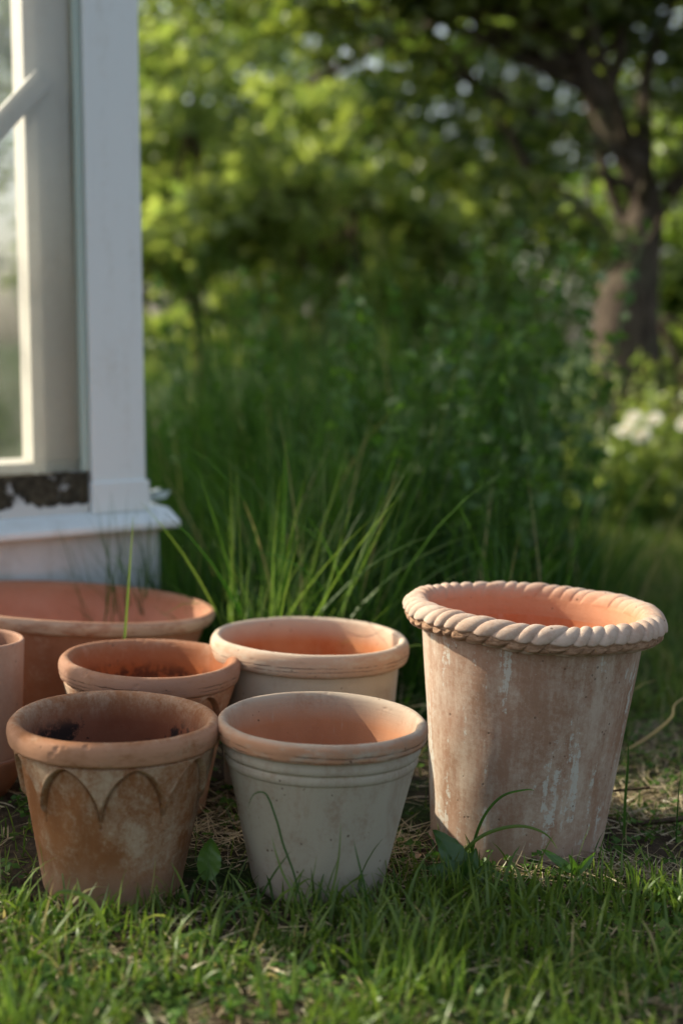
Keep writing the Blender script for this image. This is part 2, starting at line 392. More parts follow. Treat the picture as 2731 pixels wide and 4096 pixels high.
def lathe(prof, nth, seed=0, wob=0.0012, ins=None, rim=None, disp=None, extra=None):
    prof = np.asarray(prof, float); th = np.linspace(0, 2 * math.pi, nth, endpoint=False)
    Rr = prof[:, 0][:, None] * np.ones(nth)[None]; Z = prof[:, 1][:, None] * np.ones(nth)[None]; T = th[None] * np.ones(len(prof))[:, None]
    r2 = np.random.default_rng(seed); ph = r2.random(6) * 6.28
    sc = np.clip(Rr / 0.08, 0, 1)
    Rr = Rr + sc * wob * (np.sin(2 * T + ph[0]) + 0.7 * np.sin(3 * T + ph[1] + Z * 9) + 0.35 * np.sin(7 * T + ph[2] + Z * 21) + 0.3 * np.sin(13 * T + ph[3] - Z * 40))
    Z = Z + sc * wob * 0.8 * np.sin(2 * T + ph[4]) * np.clip(Z / 0.2, 0, 1)
    if disp is not None: Rr = Rr + disp(T, Z)
    V = np.stack([Rr * np.cos(T), Rr * np.sin(T), Z], -1).reshape(-1, 3)
    F = grid_faces(nth, len(prof))
    at = {'ins': np.repeat(ins if ins is not None else np.zeros(len(prof)), nth), 'rim': np.repeat(rim if rim is not None else np.zeros(len(prof)), nth),
          'raw': np.zeros(len(V))}
    return V, F, at

def two_meshes(name, prof_out, prof_rim, prof_in, nth, mat, parent, seed, disp=None, ins_fade=0.05, wob=0.0012, last=None):
    """outer wall + inside as body, the rim as its own part; they share their border rings"""
    zo = prof_rim[-1][1]
    V1, F1, a1 = lathe(prof_out, nth, seed, wob, disp=disp)
    a1['groove'] = last['groove'].ravel() if last else np.zeros(len(V1)); a1['apron'] = last['apron'].ravel() if last else np.zeros(len(V1))
    pi_ = np.asarray(prof_in); ins = np.clip((zo - pi_[:, 1]) / ins_fade, 0, 1) * 0.45 + 0.55; ins = np.clip(ins, 0, 1)
    V2, F2, a2 = lathe(prof_in, nth, seed, wob, ins=ins); a2['groove'] = np.zeros(len(V2)); a2['apron'] = np.zeros(len(V2))
    V = np.vstack([V1, V2]); F = np.vstack([F1, F2 + len(V1)]); at = {k: np.concatenate([a1[k], a2[k]]) for k in a1}
    link('body', mesh_np(name + '_body', V, F, at), mat, parent)
    pr = np.asarray(prof_rim); zt = pr[:, 1].max(); it = int(pr[:, 1].argmax())
    insr = np.zeros(len(pr)); insr[it:] = np.linspace(0, 1, len(pr) - it) ** 1.5 * 0.55
    rimw = 1 - 0.75 * np.clip((pr[:, 1] - zt + 0.006) / 0.006, 0, 1); rimw[it:] = np.linspace(0.25, 0.0, len(pr) - it)
    V3, F3, a3 = lathe(prof_rim, nth, seed, wob, ins=insr, rim=rimw)
    ch = np.array([mnoise.noise(Vector((x * 55 + seed, y * 55, z * 75))) + 0.5 * mnoise.noise(Vector((x * 140, y * 140 + seed, z * 160))) for x, y, z in V3])
    ch = np.clip((ch - 0.52) / 0.12, 0, 1).reshape(len(pr), nth)
    ch[:3] = 0; ch[-6:] = 0; ch = ch.ravel()
    cen = np.array([np.hypot(V3[:, 0], V3[:, 1]).max() - 0.010, 0, zt - 0.012]); rh = np.hypot(V3[:, 0], V3[:, 1])
    dr, dz = rh - cen[0], V3[:, 2] - cen[2]; q = 1 - ch * 0.0011 / (np.hypot(dr, dz) + 1e-4)
    r2_ = cen[0] + dr * q; V3[:, 0] *= r2_ / rh; V3[:, 1] *= r2_ / rh; V3[:, 2] = cen[2] + dz * q
    a3['raw'] = ch * 0.6
    link('rim', mesh_np(name + '_rim', V3, F3, a3), mat, parent)

def lerp_prof(a, b, n):
    a = np.array(a); b = np.array(b); t = np.linspace(0, 1, n)[:, None]; return a * (1 - t) + b * t

def pot_root(name, x, y, label, roll=2.2, pitch=0.0, spin=0.0, sink=0.004, z=None, cat='flower pot', group=None):
    zz = float(-SLOPE * x) - sink if z is None else z
    o = empty(name, (x, y, zz)); o.rotation_mode = 'XYZ'
    M = Matrix.Rotation(R(pitch), 4, 'X') @ Matrix.Rotation(R(roll), 4, 'Y') @ Matrix.Rotation(R(spin), 4, 'Z')
    o.rotation_euler = M.to_euler()
    tag(o, label, cat, group); return o

GRP = 'terracotta pots standing on the grass'

def arched_pot(x, y, label, mat, spin, seed, roll, zs=1.0):
    p = pot_root('terracotta_pot', x, y, label, roll=roll, spin=spin, group=GRP)
    H = 0.254; zr = 0.220
    low = catmull([(0.0005, 0.0), (0.098, 0.0), (0.104, 0.003), (0.1065, 0.010)], 4)
    out = np.vstack([low, lerp_prof((0.107, 0.014), (0.1255, 0.115), 24), lerp_prof((0.1258, 0.1165), (0.1428, 0.214), 90), lerp_prof((0.1429, 0.2150), (0.1432, zr), 4)])
    rim = catmull([(0.1432, zr), (0.149, 0.2185), (0.1555, 0.2215), (0.1580, 0.230), (0.1588, 0.240), (0.1565, 0.2490), (0.150, 0.2540), (0.1425, 0.2525), (0.1370, 0.2460), (0.1345, 0.236)], 5)
    ins = catmull([(0.1345, 0.236), (0.1325, 0.222), (0.1235, 0.16), (0.112, 0.09), (0.101, 0.035), (0.092, 0.022), (0.0005, 0.020)], 8)
    N = 9; last = {}
    def disp(T, Z):
        tt = (T * N / (2 * math.pi)) % 1.0 - 0.5
        a = np.clip(np.abs(2 * tt), 0, 1)
        Hh = 0.074; ztip = 0.140
        ze = ztip + Hh * (1 - a ** 1.55) ** 0.60
        slope = np.abs(Hh * 0.60 * np.clip(1 - a ** 1.55, 0.02, 1) ** (-0.40) * 1.55 * a ** 0.55) / (0.5 * 2 * math.pi * 0.137 / N)
        d = (Z - ze) / np.sqrt(1 + slope ** 2)
        m = np.clip((d + 0.0010) / 0.0022, 0, 1); m = m * m * (3 - 2 * m)
        m = np.where(Z > 0.12, m, 0)
        fade = np.clip((zr - Z) / 0.004, 0, 1)
        lip = np.exp(-((d - 0.002) / 0.002) ** 2) * (Z > 0.12) * 0.0010
        gro = np.exp(-((d + 0.0022) / 0.0018) ** 2) * (Z > 0.125)
        last['groove'] = gro * fade; last['apron'] = m * fade
        return (0.0070 * m + lip - 0.0028 * gro) * fade
    two_meshes('arched_pot', out, rim, ins, 432, mat, p, seed, disp, 0.026, last=last)
    for c_ in p.children: c_.data.transform(Matrix.Diagonal((1, 1, zs, 1)))
    return p

M_potA = terracotta('clay_arched_front', (0.235, 0.095, 0.036), (0.31, 0.135, 0.055), (0.47, 0.365, 0.255), (0.165, 0.055, 0.028), 0.38, 0.25, 1.0, 0.35, 0.95, rimtone=(0.42, 0.225, 0.135), inner2=(0.22, 0.085, 0.048), height=0.25, foot=(0.40, 0.25, 0.165), istreak=0.08)
M_potD = terracotta('clay_arched_behind', (0.30, 0.135, 0.070), (0.35, 0.175, 0.100), (0.46, 0.34, 0.24), (0.31, 0.085, 0.026), 0.35, 0.2, 4.0, 0.6, 0.7, rimtone=(0.35, 0.195, 0.130), inner2=(0.40, 0.125, 0.042), height=0.25, istreak=0.1, line=0.250)
M_potB = terracotta('clay_pale_grey', (0.285, 0.185, 0.125), (0.285, 0.205, 0.145), (0.415, 0.375, 0.295), (0.40, 0.175, 0.088), 0.80, 0.26, 8.0, 0.85, 0.0, rimtone=(0.41, 0.22, 0.13), inner2=(0.45, 0.215, 0.115), height=0.26, line=0.247, foot=(0.40, 0.325, 0.26))
M_potE = terracotta('clay_cream', (0.48, 0.34, 0.245), (0.50, 0.37, 0.27), (0.56, 0.48, 0.37), (0.45, 0.125, 0.038), 0.9, 0.1, 12.0, 0.4, 0.0, rimtone=(0.50, 0.325, 0.22), inner2=(0.54, 0.23, 0.10), height=0.28, istreak=0.1, line=0.266)
M_potC = terracotta('clay_rope', (0.305, 0.180, 0.115), (0.36, 0.220, 0.150), (0.49, 0.40, 0.315), (0.55, 0.140, 0.040), 0.50, 0.55, 3.3, 0.6, 0.0, inner2=(0.52, 0.19, 0.080), height=0.39, foot=(0.42, 0.29, 0.215), crust=0.85, raw=(0.36, 0.205, 0.120), stretch=0.3, istreak=0.1)
M_potF = terracotta('clay_wide_bowl', (0.33, 0.140, 0.072), (0.39, 0.180, 0.100), (0.48, 0.34, 0.24), (0.48, 0.205, 0.120), 0.2, 0.1, 15.0, 0.3, 0.0, rimtone=(0.54, 0.375, 0.26), inner2=(0.55, 0.27, 0.175), height=0.3, istreak=0.05)
M_potG = terracotta('clay_pink_cylinder', (0.46, 0.260, 0.175), (0.50, 0.295, 0.20), (0.52, 0.36, 0.26), (0.28, 0.14, 0.085), 0.25, 0.1, 20.0, 0.5, 0.0, inner2=(0.36, 0.19, 0.12), height=0.22, istreak=0.1)
M_saucer = terracotta('clay_orange_saucer', (0.36, 0.155, 0.080), (0.40, 0.180, 0.095), (0.46, 0.30, 0.21), (0.3, 0.14, 0.08), 0.2, 0.1, 23.0, 0.3)

arched_pot(-0.347, 2.080, 'brown mottled terracotta pot with moulded arches, in the front row on the grass', M_potA, -89.0, 3, 1.6, 1.03)
arched_pot(-0.345, 2.437, 'sunlit orange terracotta pot directly behind the mottled arched pot', M_potD, -62, 8, 2.6, 1.07)

def ringed_pot():
    p = pot_root('terracotta_pot', -0.037, 2.105, 'pale grey clay pot with two grooved rings under its rim', roll=2.0, group=GRP)
    zr = 0.236
    low = catmull([(0.0005, 0.0), (0.088, 0.0), (0.0955, 0.004), (0.1015, 0.013), (0.1040, 0.022)], 5)
    out = np.vstack([low, lerp_prof((0.1043, 0.024), (0.1430, 0.196), 60),
                     catmull([(0.1432, 0.1975), (0.1440, 0.1995), (0.1462, 0.2015), (0.1476, 0.2065), (0.1474, 0.2115), (0.1464, 0.2140), (0.1474, 0.2165), (0.1500, 0.2185), (0.1512, 0.2240), (0.1505, 0.2295), (0.1500, 0.2325), (0.1502, zr)], 6)])
    rim = catmull([(0.1502, zr), (0.1545, 0.2355), (0.1592, 0.2385), (0.1605, 0.2450), (0.1612, 0.2520), (0.1600, 0.2590), (0.1555, 0.2640), (0.1500, 0.2645), (0.1450, 0.2600), (0.1425, 0.2520), (0.1410, 0.242)], 5)
    ins = catmull([(0.1410, 0.242), (0.1385, 0.225), (0.130, 0.17), (0.115, 0.09), (0.100, 0.035), (0.090, 0.022), (0.0005, 0.020)], 8)
    two_meshes('ringed_pot', out, rim, ins, 320, M_potB, p, 14, None, 0.022)
ringed_pot()

def cream_pot():
    p = pot_root('terracotta_pot', -0.070, 2.590, 'cream clay pot with a thick rounded rim in the back row beside tall grass', roll=2.3, group=GRP)
    zr = 0.248
    low = catmull([(0.0005, 0.0), (0.138, 0.0), (0.1445, 0.003), (0.1475, 0.010), (0.149, 0.020)], 5)
    out = np.vstack([low, lerp_prof((0.1492, 0.022), (0.1535, 0.098), 20),
                     catmull([(0.1536, 0.100), (0.1560, 0.103), (0.1580, 0.110), (0.1572, 0.118), (0.1555, 0.1205)], 5),
                     lerp_prof((0.1555, 0.1215), (0.1588, 0.150), 8),
                     catmull([(0.1590, 0.152), (0.1612, 0.155), (0.1618, 0.162), (0.1612, 0.168)], 4),
                     lerp_prof((0.1612, 0.170), (0.1655, 0.243), 16), [(0.1655, zr)]])
    rim = catmull([(0.1655, zr), (0.1720, 0.2465), (0.1790, 0.2500), (0.1822, 0.2580), (0.1830, 0.2690), (0.1815, 0.2790), (0.1765, 0.2870), (0.1700, 0.2890), (0.1645, 0.2850), (0.1620, 0.2750), (0.1605, 0.263)], 5)
    ins = catmull([(0.1605, 0.263), (0.159, 0.245), (0.154, 0.18), (0.147, 0.09), (0.140, 0.035), (0.130, 0.022), (0.0005, 0.020)], 8)
    two_meshes('cream_pot', out, rim, ins, 320, M_potE, p, 25, None, 0.02)
cream_pot()

def rope_pot():
    p = pot_root('terracotta_pot', 0.297, 2.345, 'largest clay pot with twisted rope rim and white lime streaks', roll=3.4, spin=0, group=GRP)
    low = catmull([(0.0005, 0.0), (0.138, 0.0), (0.1445, 0.002), (0.1468, 0.007)], 4)
    prof = catmull([(0.147, 0.010), (0.1555, 0.09), (0.1655, 0.18), (0.1765, 0.27), (0.1850, 0.335), (0.1870, 0.352)], 16)
    V1, F1, a1 = lathe(np.vstack([low, prof]), 360, 31, 0.0011)
    N = 47; nth = N * 14
    sec = catmull([(-0.008, -0.0225), (0.002, -0.0262), (0.012, -0.0252), (0.0205, -0.0195), (0.0262, -0.0095), (0.0278, 0.0015), (0.0245, 0.0135), (0.0160, 0.0225), (0.0045, 0.0258), (-0.0065, 0.0232), (-0.0135, 0.0150), (-0.0168, 0.0030), (-0.0185, -0.0120), (-0.0192, -0.0240), (-0.0188, -0.0360)], 6)
    nph = len(sec); tg = np.gradient(sec, axis=0); tg /= np.linalg.norm(tg, axis=1)[:, None]; nr = np.stack([tg[:, 1], -tg[:, 0]], 1)
    sec = sec * np.array([1.0, 0.90]); arcl = np.concatenate([[0], np.cumsum(np.linalg.norm(np.diff(sec, axis=0), axis=1))])
    amp = 0.0058 * np.clip((0.124 - arcl) / 0.036, 0, 1) * (0.55 + 0.45 * np.clip(arcl / 0.035, 0, 1))
    th = np.linspace(0, 2 * math.pi, nth, endpoint=False)
    T, S_ = np.meshgrid(th, arcl)
    pp = N * T / (2 * math.pi) - S_ / 0.052 * -1.15 * -1 + S_ * 0 + 0.20 * np.sin(5 * T) + 0.13 * np.sin(11 * T + 1) + 0.08 * np.sin(17 * T + 4)
    fr = pp % 1.0
    arc = np.sqrt(np.clip(1 - 0.97 * (2 * fr - 1) ** 2, 0, 1))
    r3 = np.random.default_rng(3); lob = np.floor(pp).astype(int) % N
    dsp = -amp[:, None] * (1 - arc) + 0.0024 * (r3.random(N)[lob] - 0.5) * (amp[:, None] > 0)
    nz = np.array([[mnoise.noise(Vector((math.cos(a) * 9, math.sin(a) * 9, b * 60))) for a in th] for b in arcl])
    n2 = np.array([[mnoise.noise(Vector((math.cos(a) * 46, math.sin(a) * 46, b * 330))) for a in th] for b in arcl])
    zz0 = sec[:, 1][:, None] * np.ones(nth)[None]; outer = (sec[:, 0] > 0.008)[:, None]
    hi = -0.0015 + 0.0020 * nz - 0.0050 * (arc - 0.6); lo = -0.0205 + 0.0030 * nz + 0.0045 * (arc - 0.6)
    raw = np.clip((hi - zz0) / 0.0012, 0, 1) * np.clip((zz0 - lo) / 0.0018, 0, 1) * outer
    flat = 0.0228 + 0.0012 * nz + 0.0010 * n2          # chipped back to a plain face
    r_ = sec[:, 0][:, None] + dsp * nr[:, 0][:, None]; z_ = zz0 + dsp * nr[:, 1][:, None]
    r_ = np.where(raw > 0, r_ * (1 - raw) + np.minimum(r_ - 0.0004, flat) * raw, r_) + 0.0002 * n2
    RR = 0.1915 + r_; ZZ = 0.3535 + z_ + 0.0022 * np.sin(2 * T + 0.7) + 0.001 * np.sin(5 * T); RR = RR + 0.0015 * np.sin(3 * T + 2)
    V = np.stack([RR * np.cos(T), RR * np.sin(T), ZZ], -1).reshape(-1, 3)
    F = grid_faces(nth, nph)
    insr = 0.75 * np.clip((S_ - 0.084) / 0.040, 0, 1)
    ZS = 1.10; V[:, 2] += 0.3535 * (ZS - 1)
    V1 = V1 * np.array([1, 1, ZS])
    last = V[-nth:]; rl = np.hypot(last[:, 0], last[:, 1]); zl = last[:, 2]
    pin = catmull([(rl.mean(), zl.mean()), (0.1690, 0.325), (0.1600, 0.250), (0.146, 0.14), (0.136, 0.045), (0.124, 0.026), (0.0005, 0.024)], 8)
    kf = np.exp(-np.arange(len(pin)) / 6.0)[:, None]
    Ri = pin[:, :1] + (rl - rl.mean())[None] * kf; Zi = pin[:, 1:] + (zl - zl.mean())[None] * kf
    V2 = np.stack([Ri * np.cos(th)[None], Ri * np.sin(th)[None], Zi], -1).reshape(-1, 3); F2 = grid_faces(nth, len(pin))
    ins2 = np.repeat(0.75 + 0.25 * np.clip((pin[0, 1] - pin[:, 1]) / 0.045, 0, 1), nth); z2 = np.zeros(len(V2))
    a2 = {'ins': ins2, 'rim': z2, 'raw': z2}
    link('body', mesh_np('rope_pot_body', np.vstack([V1, V2]), np.vstack([F1, F2 + len(V1)]), {k: np.concatenate([a1[k], a2[k]]) for k in a1}), M_potC, p)
    link('rope_rim', mesh_np('rope_rim', V, F, {'ins': insr.ravel(), 'raw': raw.ravel(), 'rim': np.zeros(len(V)), 'apron': np.zeros(len(V)), 'groove': (np.clip((0.42 - arc) / 0.3, 0, 1) * (amp[:, None] > 0.002) * np.clip(0.6 + 1.2 * nz, 0, 1)).ravel()}), M_potRope, p)
M_potRope = terracotta('clay_rope_rim', (0.38, 0.245, 0.17), (0.43, 0.285, 0.205), (0.51, 0.41, 0.325), (0.54, 0.20, 0.085), 0.68, 0.1, 3.3, 0.7, 0.0, height=0.36, raw=(0.42, 0.265, 0.17), istreak=0.05)
rope_pot()

def wide_bowl():
    p = pot_root('terracotta_bowl', -0.590, 2.885, 'wide shallow terracotta bowl against the greenhouse plinth', roll=4.6, pitch=-3.3, z=0.020, cat='planter bowl', group=GRP)
    low = catmull([(0.0005, 0.0), (0.19, 0.0), (0.20, 0.006)], 4)
    out = np.vstack([low, catmull([(0.203, 0.012), (0.232, 0.08), (0.262, 0.165), (0.284, 0.238), (0.2870, 0.247)], 12)])
    rim = catmull([(0.2870, 0.247), (0.2925, 0.2480), (0.2985, 0.2520), (0.3040, 0.2620), (0.3055, 0.2700), (0.3025, 0.2765), (0.2960, 0.2775), (0.2890, 0.2720), (0.2840, 0.2630), (0.2815, 0.254)], 5)
    ins = catmull([(0.2815, 0.254), (0.2770, 0.240), (0.258, 0.18), (0.232, 0.10), (0.205, 0.04), (0.19, 0.024), (0.0005, 0.020)], 8)
    two_meshes('wide_bowl', out, rim, ins, 320, M_potF, p, 41, None, 0.03, wob=0.0016)
wide_bowl()

def cylinder_pot():
    x, y = -0.660, 2.470
    s = pot_root('saucer', x, y, 'orange clay saucer under the plain pinkish cylinder pot', roll=2.4, cat='saucer')
    prof = np.vstack([catmull([(0.0005, 0.0), (0.050, 0.0), (0.060, 0.006), (0.076, 0.030), (0.087, 0.058), (0.0905, 0.074), (0.0890, 0.0775), (0.0860, 0.0780)], 6), [(0.082, 0.0775), (0.0005, 0.076)]])
    V, F, a = lathe(prof, 160, 51, 0.0006); link('saucer_dish', mesh_np('saucer_dish', V, F, a), M_saucer, s)
    s.name = 'saucer'
    p = pot_root('terracotta_pot', x + 0.0032, y, 'plain smooth pinkish cylinder pot standing on an orange saucer', roll=2.4, z=s.location.z + 0.0785, group=GRP)
    H = 0.208
    low = catmull([(0.0005, 0.0), (0.082, 0.0), (0.0845, 0.001), (0.0855, 0.003)], 3)
    out = np.vstack([low, lerp_prof((0.0857, 0.005), (0.0862, H - 0.012), 40)])
    rim = catmull([(0.0862, H - 0.012), (0.0862, H - 0.004), (0.0850, H - 0.0005), (0.0825, H), (0.0795, H - 0.001), (0.0780, H - 0.005), (0.0778, H - 0.012)], 4)
    ins = catmull([(0.0778, H - 0.012), (0.0775, 0.12), (0.077, 0.04), (0.072, 0.016), (0.0005, 0.014)], 8)
    two_meshes('cylinder_pot', out, rim, ins, 200, M_potG, p, 52, None, 0.03, wob=0.0005)
cylinder_pot()

# ------------------------------------------------------------------ vegetation builders
def blades(px, py, length, width, lean, az, curl, segs=4, tint=None, droop=None, flat=None, z0=None, r=rng):
    """vectorised grass blades: arrays of equal length"""
    n = len(px); s = np.linspace(0, 1, segs + 1)
    ang = lean[:, None] + curl[:, None] * s[None] ** 1.4
    dl = length[:, None] / segs
    hx = np.concatenate([np.zeros((n, 1)), np.cumsum(np.sin((ang[:, 1:] + ang[:, :-1]) / 2) * dl, 1)], 1)
    hz = np.concatenate([np.zeros((n, 1)), np.cumsum(np.cos((ang[:, 1:] + ang[:, :-1]) / 2) * dl, 1)], 1)
    ca, sa = np.cos(az)[:, None], np.sin(az)[:, None]
    gz = (ground_z(px, py) if z0 is None else z0)
    cx = px[:, None] + hx * ca; cy = py[:, None] + hx * sa; cz = gz[:, None] - 0.004 + hz
    cz = np.maximum(cz, ground_z(cx, cy) + 0.002)
    wd = width[:, None] * np.clip(1.05 - s[None] ** 2.2, 0.06, 1) * (0.7 + 0.3 * np.clip(s[None] * 4, 0, 1)) * 0.5
    tw = r.normal(0, 0.5, n)[:, None] + (r.normal(0, 0.8, n)[:, None]) * s[None]
    # side vector: horizontal perpendicular, twisted a little into the normal
    nx, ny, nz_ = -np.cos(ang) * ca, -np.cos(ang) * sa, np.sin(ang)
    sx = -sa * np.cos(tw) + nx * np.sin(tw); sy = ca * np.cos(tw) + ny * np.sin(tw); sz = nz_ * np.sin(tw)
    A = np.stack([cx - sx * wd, cy - sy * wd, cz - sz * wd], -1); B = np.stack([cx + sx * wd, cy + sy * wd, cz + sz * wd], -1)
    V = np.stack([A, B], 2).reshape(n, 2 * (segs + 1), 3)
    k = np.arange(segs); f1 = np.stack([2 * k, 2 * k + 1, 2 * k + 3, 2 * k + 2], -1)
    F = (f1[None] + (np.arange(n) * 2 * (segs + 1))[:, None, None]).reshape(-1, 4)
    ti = r.random(n) if tint is None else tint
    at = {'tint': np.repeat(ti, 2 * (segs + 1)), 'along': np.tile(np.repeat(s, 2), n)}
    return V.reshape(-1, 3), F, at

def join(parts):
    Vs, Fs, off = [], [], 0; at = {}
    for V, F, a in parts:
        Vs.append(V); Fs.append(F + off); off += len(V)
        for k_, v_ in a.items(): at.setdefault(k_, []).append(v_)
    return np.vstack(Vs), np.vstack(Fs), {k_: np.concatenate(v_) for k_, v_ in at.items()}

def leaves(C, size, up=0.5, aspect=0.62, r=rng, tint=None, fold=0.15, nrm=None):
    """kite-shaped folded leaves at points C"""
    n = len(C)
    d = r.normal(size=(n, 3)); d[:, 2] *= 0.6; d /= np.linalg.norm(d, axis=1)[:, None]
    nn = r.normal(size=(n, 3)) * (1 - up); nn[:, 2] += up * 1.6
    if nrm is not None: nn = nrm + r.normal(size=(n, 3)) * 0.25
    nn -= d * (nn * d).sum(1)[:, None]; nn /= np.linalg.norm(nn, axis=1)[:, None] + 1e-9
    sd = np.cross(d, nn); L = size[:, None]
    b = C - d * L * 0.5; tip = C + d * L * 0.5
    l = C - d * L * 0.06 + sd * L * aspect * 0.5 + nn * L * fold; rr = C - d * L * 0.06 - sd * L * aspect * 0.5 + nn * L * fold
    V = np.stack([b, l, tip, rr], 1).reshape(-1, 3)
    f = np.array([[0, 2, 1], [0, 3, 2]]); F = (f[None] + (np.arange(n) * 4)[:, None, None]).reshape(-1, 3)
    ti = r.random(n) if tint is None else tint
    return V, F, {'tint': np.repeat(ti, 4), 'along': np.zeros(4 * n)}

def tube(pts, radii, n=10, rough=0.08, seed=0, twist=0.0):
    P = catmull(pts, 5); rad = catmull([(a, 0) for a in radii], 5)[:, 0]
    r2 = np.random.default_rng(seed); V = []
    up = np.array([0.31, 0.2, 0.9])
    th = np.linspace(0, 2 * math.pi, n, endpoint=False); prof = 1 + rough * r2.normal(size=n)
    for i in range(len(P)):
        t = P[min(i + 1, len(P) - 1)] - P[max(i - 1, 0)]; t /= np.linalg.norm(t) + 1e-9
        a = np.cross(t, np.array([1.0, 0.1, 0.0]) if abs(t[2]) > 0.8 else up); a /= np.linalg.norm(a); b = np.cross(t, a)
        pr = prof * (1 + rough * 0.5 * r2.normal(size=n))
        V.append(P[i] + rad[i] * (np.cos(th) * pr)[:, None] * a + rad[i] * (np.sin(th) * pr)[:, None] * b)
    V = np.vstack(V); F = grid_faces(n, len(P))
    return V, F, {'tint': np.full(len(V), 0.4), 'along': np.zeros(len(V))}

def blob_pts(centres, n, r=rng, hollow=0.35):
    """points in a set of (x,y,z,rx,ry,rz) clumps, denser near the skins"""
    c = np.array(centres, float); wts = c[:, 3] * c[:, 4] * c[:, 5]; wts = wts ** 0.8; wts /= wts.sum()
    k = r.choice(len(c), n, p=wts)
    d = r.normal(size=(n, 3)); d /= np.linalg.norm(d, axis=1)[:, None]
    rad = (hollow + (1 - hollow) * r.random(n)) ** 0.8 * (1 + r.normal(0, 0.08, n))
    return c[k, :3] + d * rad[:, None] * c[k, 3:6]

def clumps(cx, cy, cz, rx, ry, rz, n, size, r=rng, shell=0.55):
    out = []
    for _ in range(n):
        d = r.normal(size=3); d /= np.linalg.norm(d); q = (shell + (1 - shell) * r.random())
        s = size * (0.6 + 0.8 * r.random())
        out.append((cx + d[0] * rx * q, cy + d[1] * ry * q, cz + d[2] * rz * q, s, s, s * 0.7))
    return out

def branch_tree(name, label, cat, x, y, trunk_pts, trunk_rad, clump_list, n_leaf, leaf_size, mat, seed, group=None, n_limb=8, up=0.45, bark=None, n=10):
    r2 = np.random.default_rng(seed)
    g0 = float(ground_z(x, y)); t = empty(name, (x, y, g0)); tag(t, label, cat, group)
    off = np.array([x, y, g0])
    link('trunk', mesh_np('trunk', *tube(trunk_pts, trunk_rad, n, 0.06, seed)), bark or M_bark, t)
    P = catmull(trunk_pts, 5); cl = np.array(clump_list)
    parts = []
    for i in range(n_limb):
        c = cl[r2.integers(len(cl))][:3] - off
        a = P[r2.integers(len(P) // 3, len(P))]
        m = (a + c) / 2 + r2.normal(0, 0.12, 3) + np.array([0, 0, 0.08])
        parts.append(tube([a, a * 0.6 + m * 0.4 + r2.normal(0, 0.03, 3), m, c], [0.035, 0.026, 0.018, 0.006], 6, 0.08, seed + i))
    if parts:
        V, F, a = join(parts); link('limbs', mesh_np('limbs', V, F, a), bark or M_bark, t)
    C = blob_pts(clump_list, n_leaf, r2) - off
    V, F, a = leaves(C, leaf_size * (0.6 + 0.7 * r2.random(n_leaf)), up, 0.62, r2)
    link('crown', mesh_np('crown', V, F, a), mat, t, False)
    return t

# ------------------------------------------------------------------ trees and shrubs behind
TREES = 'trees and shrubs at the back of the garden'
r9 = np.random.default_rng(99)
# old apple tree at the right
cl = []
cl += clumps(0.1, 6.75, 2.35, 0.7, 0.35, 0.35, 22, 0.16, r9, 0.2)
cl += clumps(0.9, 7.0, 2.75, 1.9, 0.9, 0.55, 70, 0.28, r9, 0.2)        # canopy overhead
cl += clumps(1.75, 6.9, 2.0, 0.35, 0.4, 0.6, 10, 0.16, r9, 0.3)
cl += [(1.02, 6.7, 1.36, .20, .2, .13), (0.85, 6.7, 1.52, .2, .2, .12), (1.22, 6.75, 1.28, .17, .2, .13), (0.62, 6.8, 1.62, .22, .2, .13), (1.05, 6.8, 1.75, .2, .2, .12),
       (0.40, 6.8, 1.72, .2, .2, .12), (0.15, 6.9, 1.85, .22, .2, .14), (0.75, 6.9, 1.95, .25, .2, .15), (0.35, 6.9, 2.1, .25, .2, .15)]
apple = branch_tree('apple_tree', 'old leaning apple tree with dark trunk and spreading low boughs', 'tree', 1.46, 7.1,
    [(0, 0, -0.1), (-0.01, 0.0, 0.45), (-0.05, 0, 0.95), (-0.02, 0, 1.25), (0.03, 0, 1.55), (-0.06, -0.02, 1.78), (-0.24, -0.04, 2.08), (-0.40, -0.04, 2.32), (-0.66, -0.05, 2.52)],
    [0.20, 0.175, 0.155, 0.125, 0.082, 0.068, 0.062, 0.058, 0.05], cl, 15000, 0.085, M_leafD, 21, n_limb=22, up=0.25, n=14)
bough = tube([(-0.55, -0.04, 2.45), (-0.80, 0.2, 2.52), (-1.15, 0.7, 2.50), (-1.45, 0.9, 2.38), (-1.65, 1.0, 2.30)], [0.05, 0.045, 0.035, 0.028, 0.02], 12, 0.07, 5)
bough2 = tube([(0.14, 0.0, 1.6), (0.33, 0.02, 1.9), (0.42, 0.0, 2.3), (0.40, 0, 2.8)], [0.05, 0.045, 0.038, 0.03], 12, 0.07, 6)
for tb in (bough, bough2): link('bough', mesh_np('bough', *tb), M_bark, apple)

# sunlit shrubs in front of the hedge line
def shrub(name, label, x, y, h, rx, n_cl, cs, nl, ls, mat, seed, z0=0.35, group=TREES, cat='shrub'):
    r2 = np.random.default_rng(seed)
    c = clumps(x, y, (z0 + h) / 2, rx, rx * 0.8, (h - z0) / 2, n_cl, cs, r2, 0.35)
    return branch_tree(name, label, cat, x, y, [(0, 0, -0.05), (0.02, 0, h * 0.25), (-0.03, 0.02, h * 0.5), (0.02, 0, h * 0.72)], [0.05 if h > 1.2 else 0.012, 0.04 if h > 1.2 else 0.01, 0.03 if h > 1.2 else 0.008, 0.006], c, nl, ls, mat, seed, group, 12, 0.25, bark=M_twig)
shrub('hazel_bush', 'yellow-green sunlit bush closest behind the greenhouse corner post', -0.85, 8.5, 2.7, 0.85, 46, 0.21, 4600, 0.105, M_leafY, 31)
shrub('hazel_bush', 'broad bright green bush in the middle between greenhouse and apple tree', 0.10, 9.2, 2.5, 0.95, 52, 0.21, 5000, 0.105, M_leafY, 32, 0.3)
